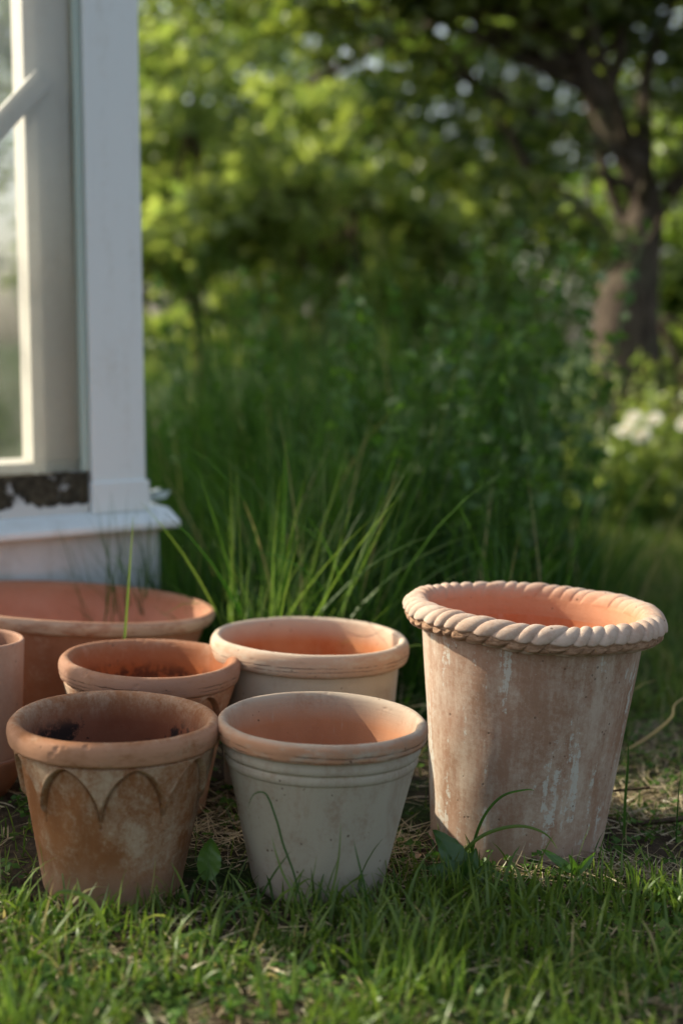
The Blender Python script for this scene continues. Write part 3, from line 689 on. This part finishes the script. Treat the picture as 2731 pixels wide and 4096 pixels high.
shrub('elder_bush', 'low mid green bush filling the gap left of the apple trunk', 0.95, 9.4, 1.35, 0.75, 34, 0.2, 3600, 0.08, M_leafG, 33, 0.1)
shrub('elder_bush', 'leafy bush at the right edge just beyond the apple trunk', 2.15, 8.2, 2.4, 0.75, 40, 0.22, 6000, 0.08, M_leafG, 34, 0.1)
for i, (x, y, h, rx, lab, mt) in enumerate([
        (-3.9, 11.5, 4.6, 1.2, 'tall tree at the back seen through the greenhouse glass', M_leafG),
        (-1.75, 12.0, 4.8, 1.15, 'tall tree at the back rising above the bush by the greenhouse post', M_leafY),
        (-0.15, 12.8, 5.0, 1.1, 'tall tree at the back rising behind the broad bright bush', M_leafG),
        (1.35, 12.4, 4.8, 0.95, 'tall tree at the back standing left of the apple trunk', M_leafG),
        (3.3, 12.0, 4.8, 1.2, 'tall tree at the back standing right of the apple trunk', M_leafD)]):
    r2 = np.random.default_rng(60 + i)
    c = clumps(x, y, 2.55, rx * 1.15, rx * 0.8, 2.5, 110, 0.36, r2, 0.2)
    branch_tree('maple_tree', lab, 'tree', x, y, [(0, 0, -0.05), (0.03, 0, 1.0), (-0.04, 0, 2.2), (0.05, 0, 4.0)], [0.13, 0.11, 0.08, 0.03], c, 8200, 0.125, mt, 60 + i, TREES, 14, 0.25)
# unseen tree added beyond the greenhouse to shade lawn and tall grass
r2 = np.random.default_rng(77)
c = clumps(-6.05, 7.4, 4.5, 1.5, 1.5, 1.3, 60, 0.42, r2, 0.15)
branch_tree('shade_tree', 'out-of-view tree added to shade the lawn, beyond the far end of the greenhouse', 'tree', -6.05, 7.4, [(0, 0, -0.1), (0.05, 0, 1.2), (-0.05, 0, 2.6), (0, 0, 4.6)], [0.18, 0.15, 0.12, 0.05], c, 15000, 0.15, M_leafG, 77, TREES, 16)

# leafy herb clump standing in the tall grass
def herb_clump(x, y, n_st, h, spread, seed, mat, label, group, ls=0.075):
    r2 = np.random.default_rng(seed); g0 = float(ground_z(x, y)); t = empty('herb_clump', (x, y, g0)); tag(t, label, 'plant', group)
    st, lf = [], []
    for k in range(n_st):
        bx, by = r2.normal(0, spread, 2); hh = h * (0.55 + 0.55 * r2.random()); lx, ly = r2.normal(0, 0.10, 2) * hh
        pts = [(bx, by, 0), (bx + lx * 0.3, by + ly * 0.3, hh * 0.4), (bx + lx * 0.7, by + ly * 0.7, hh * 0.75), (bx + lx * 1.2, by + ly * 1.2, hh)]
        st.append(tube(pts, [0.004, 0.0035, 0.003, 0.0015], 5, 0.05, k)); P = catmull(pts, 5)
        m = int(14 + 14 * r2.random()); q = 0.25 + 0.77 * r2.random(m) ** 0.8; ii = np.clip((q * (len(P) - 1)).astype(int), 0, len(P) - 1)
        a = r2.uniform(0, 6.28, m); rad = r2.uniform(0.01, 0.07, m) * (1.25 - q)
        lf.append(leaves(P[ii] + np.stack([np.cos(a) * rad, np.sin(a) * rad, r2.normal(0, 0.012, m)], -1), ls * (1.3 - 0.7 * q) * r2.uniform(0.7, 1.3, m), 0.35, 0.55, r2))
    V, F, a = join(st); link('stems', mesh_np('stems', V, F, a), mat, t)
    V, F, a = join(lf); link('foliage', mesh_np('foliage', V, F, a), mat, t, False)
for i, (x, y, n_, h, sp) in enumerate(((0.10, 4.35, 18, 0.90, 0.16), (0.38, 4.55, 24, 1.12, 0.15), (0.60, 4.8, 20, 1.10, 0.16), (-0.15, 4.9, 20, 1.0, 0.2), (0.72, 5.1, 14, 0.95, 0.12), (0.28, 3.75, 12, 0.72, 0.13), (0.47, 3.9, 12, 0.78, 0.12))):
    herb_clump(x, y, n_, h, sp, 300 + i, M_herb, 'leafy green herb shoots growing up through the tall grass', 'herb shoots in the tall grass')
for i, (x, y, n_, h, sp, lab) in enumerate(((1.22, 6.45, 22, 0.62, 0.13, 'sunlit pale green weeds left of the white flowers'), (1.60, 6.40, 24, 0.70, 0.15, 'sunlit pale green weeds right of the white flowers'), (1.42, 6.75, 24, 0.80, 0.16, 'bright weeds hiding the foot of the apple trunk'), (1.95, 6.6, 22, 0.75, 0.16, 'bright weeds at the right edge of the lawn'))):
    herb_clump(x, y, n_, h, sp, 330 + i, M_leafY, lab, None, 0.08)
# bright leafy plant under the apple trunk
shrub('rhubarb_plant', 'bright low leafy plant at the foot of the apple trunk', 1.78, 6.75, 0.85, 0.25, 10, 0.12, 420, 0.10, M_leafY, 43, 0.5, None, 'plant')

# ------------------------------------------------------------------ white flowers at the right
def flower_plant():
    x, y = 1.27, 6.08; gz = float(ground_z(x, y))
    t = empty('flowering_plant', (x, y, gz)); tag(t, 'plant with white flower heads in the sunlit meadow by the apple tree', 'flowers')
    for (fx, fz, s) in ((-0.02, 0.50, .030), (0.05, 0.495, .030), (-0.05, 0.445, .027), (0.01, 0.425, .034), (0.155, 0.475, .028), (-0.035, 0.465, .02)):
        fx *= 1.25; fz += 0.045; s *= 1.3
        st = tube([(fx * 0.3, 0.05, 0), (fx * 0.5, 0.03, fz * 0.5), (fx, 0.01, fz - 0.004)], [0.003, 0.0025, 0.002], 6, 0.05, 1)
        so = link('stem', mesh_np('stem', *st), M_herb, t)
        n = 14; a = np.linspace(0, 2 * math.pi, n, endpoint=False)
        V, F = [], []
        nrm = Vector((-0.45, -0.62, 0.65)).normalized(); q = nrm.to_track_quat('Z', 'Y')
        for k in range(n):
            for (rr, da, hh) in ((0.25, -0.12, 0.0), (0.8, -0.2, 0.05), (1.0, 0.0, 0.02), (0.8, 0.2, 0.05), (0.25, 0.12, 0)):
                v = q @ Vector((math.cos(a[k] + da) * rr * s, math.sin(a[k] + da) * rr * s, hh * s)); V.append((v.x + fx, v.y, v.z + fz))
            F.append([5 * k + j for j in range(5)])
        me = bpy.data.meshes.new('flower_head'); me.from_pydata(V, [], F); me.update()
        h = link('flower_head', me, M_petal, t, False)
        bm = bmesh.new(); bmesh.ops.create_uvsphere(bm, u_segments=8, v_segments=5, radius=s * 0.25)
        me = bpy.data.meshes.new('flower_centre'); bm.to_mesh(me); bm.free()
        c_ = link('flower_centre', me, M_centre, h); c_.location = (fx, -0.001, fz)
flower_plant()

# ------------------------------------------------------------------ grasses
POTS = [(-0.352, 2.062, 0.108), (-0.345, 2.437, 0.108), (-0.037, 2.115, 0.105), (-0.070, 2.59, 0.152), (0.297, 2.345, 0.149), (-0.59, 2.885, 0.21), (-0.64, 2.47, 0.075)]
def clear_of_pots(x, y, m=0.006):
    ok = np.ones(len(x), bool)
    for (a, b, r_) in POTS: ok &= (x - a) ** 2 + (y - b) ** 2 > (r_ + m) ** 2
    # greenhouse footprint
    u = (x + 0.458) * -0.82 + (y - 3.38) * -0.57; w_ = (x + 0.458) * 0.57 + (y - 3.38) * -0.82
    ok &= ~((u > -0.05) & (w_ < 0.02))
    return ok

def foot(x, y, reach=0.085):
    d = np.full(len(x), 9.0)
    for (a, b, r_) in POTS: d = np.minimum(d, np.hypot(x - a, y - b) - r_)
    return 0.38 + 0.62 * np.clip(d / reach, 0, 1)

def fbm(x, y, s, seed=0):
    return np.array([mnoise.fractal(Vector((a * s + seed, b * s - seed, seed * 0.37)), 0.9, 2.1, 4) for a, b in zip(x, y)])

def lawn():
    parts = []
    # front turf: patchy, longer in tussocks
    n = 30000; x = rng.uniform(-0.78, 0.85, n); y = rng.uniform(1.42, 2.42, n)
    dens = fbm(x, y, 5.5, 2.0)
    edge = np.clip((2.02 - y) / 0.16, 0, 1)                      # thins out among the pots
    pr = (0.10 + 0.90 * edge) * np.clip(0.34 + 1.6 * dens, 0.03, 1)
    pr = np.where((x > 0.02) & (y < 2.2), np.maximum(pr, np.clip((2.20 - y) / 0.1, 0, 1) * 0.55), pr)
    k = (rng.random(n) < pr) & clear_of_pots(x, y, 0.004); x, y, dens = x[k], y[k], dens[k]; n = len(x)
    ln = rng.gamma(4, 0.0075, n) * (0.6 + 0.9 * np.clip(dens + 0.3, 0, 1)); ln = np.clip(ln, 0.010, 0.09) * foot(x, y)
    parts.append(blades(x, y, ln, rng.uniform(0.0026, 0.0062, n), rng.normal(0.55, 0.38, n), rng.uniform(0, 6.28, n), rng.normal(0.8, 0.6, n), 4))
    # tufts in front and beside the bases
    tx, ty, tl = [], [], []
    for (cx, cy, m, L, s) in ((0.10, 1.83, 120, 0.105, 0.05), (0.16, 2.02, 240, 0.11, 0.07), (0.02, 1.98, 90, 0.09, 0.05), (0.42, 2.00, 160, 0.10, 0.09), (0.52, 2.05, 120, 0.10, 0.06), (-0.30, 1.90, 90, 0.095, 0.06),
                              (-0.42, 1.95, 70, 0.08, 0.05), (-0.62, 1.85, 90, 0.09, 0.07), (0.58, 1.72, 120, 0.10, 0.08), (0.33, 1.72, 120, 0.09, 0.09), (-0.15, 1.95, 70, 0.07, 0.06), (0.33, 2.12, 90, 0.06, 0.08),
                              (-0.02, 1.62, 80, 0.10, 0.05), (0.24, 1.86, 130, 0.11, 0.06), (-0.48, 1.66, 70, 0.09, 0.06)):
        tx += list(rng.normal(cx, s, m)); ty += list(rng.normal(cy, s * 0.7, m)); m_ = int(m * 0.7); tl += list(L * 0.82 * (0.45 + 0.6 * rng.random(m)))
    x, y, ln = np.array(tx), np.array(ty), np.array(tl); k = clear_of_pots(x, y, 0.003); x, y, ln = x[k], y[k], ln[k] * (0.25 + 0.75 * foot(x[k], y[k], 0.06)); n = len(x)
    parts.append(blades(x, y, ln, rng.uniform(0.003, 0.0062, n), rng.normal(0.18, 0.2, n), rng.uniform(0, 6.28, n), rng.normal(0.6, 0.5, n), 6, tint=rng.random(n) * 0.86))
    n = 1500; x = rng.uniform(-0.75, 0.8, n); y = rng.uniform(1.45, 2.0, n); k = clear_of_pots(x, y, 0.01) & (fbm(x, y, 4.0, 21.0) > -0.05); x, y = x[k], y[k]; n = len(x)
    parts.append(blades(x, y, rng.uniform(0.05, 0.115, n), rng.uniform(0.003, 0.006, n), np.abs(rng.normal(0.35, 0.25, n)), rng.uniform(0, 6.28, n), rng.normal(0.9, 0.6, n), 6, tint=rng.random(n) * 0.92))
    n = 800; x = rng.uniform(-0.1, 0.85, n); y = rng.uniform(1.42, 2.05, n); k = clear_of_pots(x, y, 0.02) & (fbm(x, y, 5.0, 33.0) > 0.0); x, y = x[k], y[k]; n = len(x)
    parts.append(blades(x, y, rng.uniform(0.05, 0.125, n), rng.uniform(0.0045, 0.0075, n), np.abs(rng.normal(0.3, 0.2, n)), rng.uniform(0, 6.28, n), rng.normal(0.8, 0.5, n), 6, tint=rng.random(n) * 0.86))
    # sparse grass among and right of the pots
    n = 9000; x = rng.uniform(-0.8, 1.3, n); y = rng.uniform(2.0, 3.4, n); d = fbm(x, y, 4.0, 9.0)
    k = (rng.random(n) < np.clip(0.32 + 0.9 * d + 0.6 * np.clip((y - 2.9) / 0.4, 0, 1), 0.05, 1)) & clear_of_pots(x, y); x, y = x[k], y[k]; n = len(x)
    parts.append(blades(x, y, np.clip(rng.gamma(5, 0.009, n), 0.015, 0.12), rng.uniform(0.0018, 0.004, n), rng.normal(0.4, 0.3, n), rng.uniform(0, 6.28, n), rng.normal(0.7, 0.5, n), 4))
    # back lawn at the right
    n = 26000; x = rng.uniform(0.2, 2.6, n); y = rng.uniform(3.2, 6.6, n); k = clear_of_pots(x, y); x, y = x[k], y[k]; n = len(x)
    parts.append(blades(x, y, np.clip(rng.gamma(6, 0.012, n), 0.03, 0.14), rng.uniform(0.003, 0.006, n), rng.normal(0.3, 0.25, n), rng.uniform(0, 6.28, n), rng.normal(0.6, 0.4, n), 3))
    V, F, a = join(parts)
    tag(link('lawn_grass', mesh_np('lawn_grass', V, F, a), M_lawn, None, False), 'short patchy lawn grass around the pots', 'grass', kind='stuff')
lawn()

def straw():
    n = 22000; x = rng.uniform(-0.8, 1.3, n); y = rng.uniform(1.42, 3.1, n)
    d = fbm(x, y, 4.5, 5.0)
    k = (rng.random(n) < np.clip(0.45 - 0.9 * fbm(x, y, 5.5, 2.0), 0.10, 1)) & clear_of_pots(x, y, 0.01) & ((y < 2.05) | (rng.random(n) < 0.45)); x, y = x[k], y[k]; n = len(x)
    p1 = blades(x, y, rng.uniform(0.015, 0.065, n), rng.uniform(0.0012, 0.0034, n), rng.normal(1.45, 0.12, n), rng.uniform(0, 6.28, n), rng.normal(0.05, 0.3, n), 4, tint=rng.random(n), z0=ground_z(x, y) + 0.007 + rng.random(n) * 0.010)
    # heap of dry cuttings right of the rope pot, in front of it and between the pots
    xs, ys = [], []
    for (cx, cy, sx, sy, m) in ((0.62, 2.50, 0.12, 0.07, 900), (0.45, 2.16, 0.10, 0.03, 420), (-0.17, 2.36, 0.05, 0.10, 420), (-0.24, 2.26, 0.06, 0.06, 120), (0.09, 2.25, 0.03, 0.08, 260), (0.60, 2.85, 0.14, 0.1, 420), (-0.45, 1.80, 0.15, 0.05, 260)):
        xs += list(rng.normal(cx, sx, m)); ys += list(rng.normal(cy, sy, m))
    x, y = np.array(xs), np.array(ys); k = clear_of_pots(x, y, 0.008); x, y = x[k], y[k]; n = len(x)
    p2 = blades(x, y, rng.uniform(0.02, 0.08, n), rng.uniform(0.0010, 0.0024, n), rng.normal(1.42, 0.16, n), rng.uniform(0, 6.28, n), rng.normal(0.0, 0.35, n), 4, tint=rng.random(n) * 0.9, z0=ground_z(x, y) + 0.006 + rng.random(n) * 0.016)
    n = 34; x = rng.uniform(-0.18, 0.22, n); y = rng.uniform(2.86, 3.15, n)
    p3 = blades(x, y, rng.uniform(0.12, 0.28, n), rng.uniform(0.003, 0.006, n), rng.normal(0.9, 0.3, n), rng.normal(0.2, 0.9, n), rng.normal(0.5, 0.4, n), 6, tint=rng.random(n) * 0.8)
    V, F, a = join([p1, p2, p3])
    tag(link('dry_straw', mesh_np('dry_straw', V, F, a), M_straw, None, False), 'dry straw and grass cuttings lying between the pots', 'straw', kind='stuff')
straw()

def clover():
    n = 11000; x = rng.uniform(-0.8, 1.3, n); y = rng.uniform(1.45, 3.4, n); d = fbm(x, y, 3.6, 7.0)
    k = (rng.random(n) < np.clip(0.28 + 1.1 * d, 0.03, 1)) & clear_of_pots(x, y, 0.012); x, y = x[k], y[k]; n = len(x)
    z = ground_z(x, y) + rng.uniform(0.006, 0.03, n)
    m = 3; a0 = rng.uniform(0, 6.28, n); s = rng.uniform(0.006, 0.013, n)
    C = []; D = []
    for j in range(m):
        a = a0 + j * 2.09; C.append(np.stack([x + np.cos(a) * s * 0.6, y + np.sin(a) * s * 0.6, z], -1))
    C = np.vstack(C); S = np.tile(s, m) * 1.25
    V, F, at = leaves(C, S, 0.8, 0.95, rng, fold=0.08)
    tag(link('clover', mesh_np('clover', V, F, at), M_clover, None, False), 'clover and small weeds growing in the lawn', 'ground cover', kind='stuff')
clover()

def tall_grass():
    parts = []
    def band(n, x0, x1, y0, y1, l0, l1, keep=None, w=(0.004, 0.008), lean=0.16, curl=0.45):
        x = rng.uniform(x0, x1, n); y = rng.uniform(y0, y1, n); k = clear_of_pots(x, y, 0.03)
        if keep is not None: k &= keep(x, y)
        x, y = x[k], y[k]; n = len(x)
        ln = rng.uniform(l0, l1, n) * np.clip(0.78 + 0.75 * fbm(x, y, 2.6, 3.0), 0.35, 1.3)
        parts.append(blades(x, y, ln, rng.uniform(*w, n), np.abs(rng.normal(lean, 0.16, n)), rng.uniform(0, 6.28, n), np.abs(rng.normal(curl, 0.55, n)), 7, tint=np.where(rng.random(n) < 0.03, 0.96, rng.random(n) * 0.86)))
    band(1500, -0.42, 0.10, 3.15, 3.7, 0.22, 0.50, lambda x, y: y > 3.12 + np.abs(x + 0.15) * 0.4)
    band(2900, -0.28, 0.62, 3.02, 3.8, 0.22, 0.82, lambda x, y: x < 0.40 + 0.12 * np.sin(y * 7) + 0.10 * (y - 3))
    band(3400, -0.55, 0.85, 3.8, 5.2, 0.45, 0.90, lambda x, y: x < 0.62 + 0.2 * np.sin(y * 5))
    band(1200, -0.45, 0.66, 4.3, 5.3, 0.85, 1.25, None, (0.004, 0.007), 0.12, 0.3)
    band(2600, -1.6, 0.4, 5.2, 7.0, 0.6, 1.05)
    # low lit grass behind the cream pot, running to the rope pot
    band(1600, -0.45, 0.60, 2.85, 3.4, 0.06, 0.20, None, (0.003, 0.006), 0.35, 0.8)
    band(900, -0.5, 0.60, 3.5, 4.2, 0.15, 0.40, None, (0.003, 0.006), 0.3, 0.8)
    # meadow beyond the lawn
    band(6500, 0.9, 3.2, 6.5, 8.5, 0.30, 0.62, None, (0.005, 0.010), 0.25, 0.7)
    # blades against the greenhouse plinth
    x = rng.uniform(-0.80, -0.30, 260); y = 3.29 + (x + 0.458) * 0.69 - rng.uniform(0.05, 0.16, 260); k = clear_of_pots(x, y, 0.05); x, y = x[k], y[k]; n = len(x)
    parts.append(blades(x, y, rng.uniform(0.25, 0.52, n), rng.uniform(0.002, 0.005, n), np.abs(rng.normal(0.12, 0.1, n)), rng.uniform(0, 6.28, n), np.abs(rng.normal(0.3, 0.3, n)), 7, tint=rng.random(n) * 0.9))
    V, F, a = join(parts)
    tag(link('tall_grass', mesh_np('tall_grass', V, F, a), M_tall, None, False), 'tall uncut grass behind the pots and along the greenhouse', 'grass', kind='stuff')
tall_grass()

def bright_tuft():
    n = 130; x = rng.normal(-0.165, 0.06, n); y = rng.normal(2.975, 0.04, n)
    V, F, a = blades(x, y, rng.uniform(0.22, 0.66, n), rng.uniform(0.003, 0.0062, n), np.abs(rng.normal(0.22, 0.18, n)), rng.normal(0.3, 1.2, n), np.abs(rng.normal(0.45, 0.45, n)), 8, tint=rng.random(n) * 0.9)
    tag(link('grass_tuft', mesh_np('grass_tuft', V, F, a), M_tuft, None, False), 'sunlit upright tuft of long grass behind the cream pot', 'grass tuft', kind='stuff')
bright_tuft()
def near_tussocks():
    xs, ys, ls = [], [], []
    for cx, cy, m, L in ((0.095, 1.76, 26, 0.105), (0.15, 1.70, 18, 0.085), (-0.60, 1.70, 24, 0.085), (-0.40, 1.60, 20, 0.08), (0.42, 1.80, 16, 0.09)):
        xs += list(rng.normal(cx, 0.022, m)); ys += list(rng.normal(cy, 0.02, m)); ls += list(L * rng.uniform(0.5, 1.1, m))
    x, y, ln = np.array(xs), np.array(ys), np.array(ls); n = len(x)
    V, F, a = blades(x, y, ln, rng.uniform(0.004, 0.0068, n), np.abs(rng.normal(0.12, 0.12, n)), rng.uniform(0, 6.28, n), rng.normal(0.4, 0.4, n), 6, tint=rng.random(n) * 0.9)
    tag(link('grass_tussocks', mesh_np('grass_tussocks', V, F, a), M_tuft, None, False), 'pale yellow-green upright grass tussocks in the front lawn', 'grass', kind='stuff')
near_tussocks()

# ------------------------------------------------------------------ single leaves, blades and twigs one can point to
def ribbon(name, pts, width, mat, label, cat, tint=0.3, group=None, taper=True, face=None):
    P = catmull(pts, 6); n = len(P); s = np.linspace(0, 1, n)
    T = np.gradient(P, axis=0); T /= np.linalg.norm(T, axis=1)[:, None]
    f = np.array(face if face is not None else (0.3, -1, 0.25), float)
    S = np.cross(T, f); S /= np.linalg.norm(S, axis=1)[:, None] + 1e-9; Nn = np.cross(S, T)
    wd = width * 0.5 * (np.clip(1.03 - s ** 3, 0.08, 1) * (0.6 + 0.4 * np.clip(s * 5, 0, 1)) if taper else np.ones(n))
    A = P - S * wd[:, None]; M_ = P + Nn * wd[:, None] * 0.35; B = P + S * wd[:, None]
    V = np.stack([A, M_, B], 1).reshape(-1, 3)
    k = np.arange(n - 1); F = np.vstack([np.stack([3 * k, 3 * k + 1, 3 * k + 4, 3 * k + 3], -1), np.stack([3 * k + 1, 3 * k + 2, 3 * k + 5, 3 * k + 4], -1)])
    o = link(name, mesh_np(name, V, F, {'tint': np.full(len(V), tint), 'along': np.repeat(s, 3)}), mat)
    tag(o, label, cat, group); return o

ribbon('grass_shoot', [(-0.0518, 1.93, 0.0176), (-0.0665, 1.935, 0.0785), (-0.0825, 1.94, 0.1226), (-0.0912, 1.945, 0.154), (-0.1042, 1.95, 0.188), (-0.1146, 1.95, 0.195), (-0.1257, 1.95, 0.1893), (-0.1326, 1.95, 0.1714)], 0.0032, M_tall, 'long grass blade hooked over in front of the pale grey pot', 'grass shoot', 0.4)
ribbon('grass_shoot', [(-0.0534, 1.92, 0.0174), (-0.0685, 1.92, 0.0589), (-0.0821, 1.925, 0.0843), (-0.092, 1.93, 0.1123), (-0.0982, 1.935, 0.1365)], 0.0034, M_lawn, 'straight thin blade leaning left before the pale grey pot', 'grass shoot', 0.6)
ribbon('grass_shoot', [(-0.0221, 1.92, 0.0206), (-0.0135, 1.92, 0.0589), (-0.0067, 1.925, 0.0887), (-0.0025, 1.93, 0.1218), (-0.0012, 1.935, 0.155)], 0.0032, M_lawn, 'upright single blade before the middle of the pale grey pot', 'grass shoot', 0.5)
ribbon('grass_shoot', [(0.0378, 1.94, 0.0186), (0.0334, 1.94, 0.056), (0.0235, 1.945, 0.0971), (0.0173, 1.95, 0.1235)], 0.0032, M_tall, 'short dark blade before the pale grey pot foot', 'grass shoot', 0.5)
ribbon('grass_shoot', [(0.20, 2.13, 0.0), (0.205, 2.135, 0.05), (0.222, 2.14, 0.095), (0.25, 2.145, 0.125), (0.285, 2.145, 0.135), (0.30, 2.145, 0.134)], 0.005, M_tall, 'arching grass blade bending right across the rope rimmed pot', 'grass shoot', 0.5)
ribbon('grass_shoot', [(0.17, 2.12, 0.0), (0.19, 2.12, 0.045), (0.225, 2.125, 0.072), (0.275, 2.13, 0.082), (0.315, 2.13, 0.070), (0.335, 2.13, 0.045)], 0.006, M_lawn, 'low arched blade lying across the foot of the rope rimmed pot', 'grass shoot', 0.4)
ribbon('grass_shoot', [(-0.315, 1.87, 0.0), (-0.330, 1.87, 0.045), (-0.350, 1.872, 0.072), (-0.385, 1.875, 0.078), (-0.40, 1.875, 0.062)], 0.008, M_lawn, 'curled broad blade at the foot of the mottled arched pot', 'grass shoot', 0.5)
ribbon('grass_shoot', [(-0.1148, 1.935, 0.0451), (-0.0948, 1.935, 0.0817), (-0.0715, 1.94, 0.1124)], 0.003, M_tall, 'thin blade crossing left to right over the pale grey pot foot', 'grass shoot', 0.4)
ribbon('grass_stalk', [(0.475, 2.31, 0.0), (0.475, 2.31, 0.06), (0.478, 2.31, 0.12), (0.478, 2.31, 0.165)], 0.0055, M_tall, 'upright green stalk standing just right of the rope rimmed pot', 'stalk', 0.6)
ribbon('grass_stalk', [(0.555, 2.28, 0.0), (0.556, 2.28, 0.06), (0.558, 2.28, 0.11)], 0.003, M_tall, 'thin dark stalk in the sunny straw beside the rope rimmed pot', 'stalk', 0.2)
ribbon('grass_stalk', [(-0.418, 2.58, 0.12), (-0.404, 2.62, 0.30), (-0.392, 2.66, 0.50)], 0.0055, M_lawn, 'tall single stalk rising between the wide bowl and orange pot', 'stalk', 0.7)
ribbon('dry_stem', [(0.455, 3.05, 0.12), (0.44, 3.05, 0.20), (0.47, 3.04, 0.185), (0.52, 3.03, 0.165), (0.575, 3.02, 0.16), (0.60, 3.02, 0.14)], 0.005, M_straw, 'pale dried stem curling behind the rope rim', 'dry stem', 0.5)
ribbon('dry_stem', [(0.56, 2.72, 0.03), (0.60, 2.71, 0.06), (0.64, 2.70, 0.10), (0.65, 2.70, 0.13), (0.70, 2.69, 0.16)], 0.006, M_straw, 'pale dried stem lying bent on the lawn right of the rope pot', 'dry stem', 0.5)
ribbon('dry_stem', [(-0.735, 2.378, 0.165), (-0.69, 2.385, 0.18), (-0.655, 2.383, 0.20), (-0.625, 2.384, 0.235), (-0.617, 2.384, 0.262)], 0.003, M_straw, 'fine pale straw stuck to the plain pinkish cylinder pot', 'dry stem', 0.6)

def twig(pts, rad, label):
    o = link('twig', mesh_np('twig', *tube(pts, rad, 7, 0.12, 3)), M_twig); tag(o, label, 'twig')
twig([(0.44, 2.46, 0.028), (0.50, 2.45, 0.036), (0.545, 2.44, 0.044)], [0.002, 0.0022, 0.003], 'thin dark twig lying in the straw right of the rope pot')
twig([(0.50, 2.37, 0.0), (0.58, 2.385, 0.004), (0.68, 2.40, 0.006)], [0.004, 0.005, 0.003], 'thicker brown twig half buried in sunny straw')

def broad_leaf(name, base, axis, normal, L, W, mat, label, cat, curl=0.2, tint=0.3, lobes=0.0, stem=None, root=None):
    base, ax, nr = Vector(base), Vector(axis).normalized(), Vector(normal).normalized(); nr = (nr - ax * nr.dot(ax)).normalized(); sd = ax.cross(nr)
    nu, nv = 24, 9; V = []
    for i in range(nu + 1):
        t = i / nu; wdt = W * 0.5 * (math.sin(math.pi * min(1, t * 0.93 + 0.05)) ** 0.7) * (1 - 0.25 * t) * (1 + lobes * math.sin(t * 38))
        for j in range(nv):
            v = j / (nv - 1) * 2 - 1
            lift = W * (0.16 * abs(v) + 0.035 * math.sin(t * 13 + v * 4 + L * 90) * abs(v) + 0.02 * math.sin(t * 29 + v * 7)) - curl * L * t * t
            V.append(base + ax * (t * L) + sd * (v * wdt) + nr * lift)
    F = grid_faces(nv, nu + 1, wrap_u=False)
    V = np.array([tuple(v) for v in V])
    if root is None:
        o = empty(name, tuple(base)); tag(o, label, cat)
    else:
        o = root; V = V + (np.array(base) - np.array(base))
    rel = Vector((0, 0, 0)) if root is None else base - root.location
    lb = link('blade', mesh_np('leaf_blade', V - np.array(base), F, {'tint': np.full(len(V), tint), 'along': np.zeros(len(V))}), mat, o)
    lb.location = rel
    if stem:
        link('stalk', mesh_np('leaf_stalk', *tube([np.array(s) - np.array(base) for s in stem] + [(0, 0, 0), tuple(ax * L * 0.7 + nr * (-curl * L * 0.45 - 0.0008))], [0.002] * len(stem) + [0.0018, 0.0008], 6, 0.04, 2)), M_herb, o)
    return o
broad_leaf('dandelion_leaf', (-0.196, 2.005, 0.045), (0.08, 0.05, 1), (0.15, -1, 0.15), 0.062, 0.040, M_herb, 'upright oval green leaf between the two front pots', 'leaf', 0.05, 0.55, 0.03, [(-0.200, 2.0, 0.0)])
dock = broad_leaf('dock_weed', (0.190, 2.10, 0.010), (-0.35, 0.05, 0.75), (0.35, -0.8, 0.3), 0.080, 0.046, M_herb, 'dark crinkled dock weed growing at the left foot of the rope pot', 'weed', 0.45, 0.20, 0.05, [(0.195, 2.09, 0.0)])
for ax, nr_, L_, W_, cu in (((-0.75, -0.2, 0.45), (0.2, -0.7, 0.7), 0.060, 0.034, 0.4), ((0.25, -0.2, 0.8), (0.1, -0.9, 0.3), 0.050, 0.026, 0.35), ((0.7, -0.3, 0.5), (-0.1, -0.7, 0.7), 0.045, 0.024, 0.4)):
    broad_leaf('', (0.190, 2.097, 0.008), ax, nr_, L_, W_, M_herb, '', '', cu, 0.15 + L_, 0.05, None, dock)
nar = broad_leaf('plantain_weed', (0.362, 2.13, 0.004), (-0.75, 0.15, 0.6), (0.3, -0.8, 0.6), 0.062, 0.018, M_herb, 'narrow leaved weed leaning on the right foot of the rope pot', 'weed', 0.12, 0.35, 0.02, None)
for ax, L_ in (((0.5, -0.2, 0.7), 0.045), ((-0.2, -0.4, 0.8), 0.038)):
    broad_leaf('', (0.364, 2.128, 0.004), ax, (0.1, -0.8, 0.5), L_, 0.013, M_herb, '', '', 0.3, 0.5, 0.02, None, nar)
broad_leaf('plantain_leaf', (-0.215, 1.835, 0.015), (0.7, 0.2, 0.35), (0.1, -0.7, 0.8), 0.04, 0.022, M_leafY, 'small yellowish leaf in the sunny grass before the arched pot', 'leaf', 0.15, 0.8)

for i, (x, y, lab) in enumerate(((-0.285, 1.80, 'pale curled dead leaf in front of the mottled arched pot'), (-0.20, 1.78, 'brown dead leaf in the sunny grass between the front pots'),
                               (-0.47, 1.76, 'dead leaf lying left in the sunny foreground grass'), (-0.36, 1.74, 'rusty dead leaf in the foreground below the arched pot'),
                               (0.36, 1.72, 'brown dead leaf in the shaded foreground grass at right'), (0.125, 2.20, 'orange dead leaf beside the foot of the rope pot'),
                               (-0.115, 2.42, 'small orange clay crumb leaf between cream and grey pots'))):
    broad_leaf('dead_leaf', (x, y, float(ground_z(x, y)) + 0.016), (math.cos(i * 2.1), math.sin(i * 2.1), 0.1), (0.1, -0.3, 1), 0.024, 0.014, M_dead, lab if i != 6 else 'small orange dead leaf between the cream and grey pots', 'dead leaf', 0.3, (i * 0.37) % 1, 0.04)
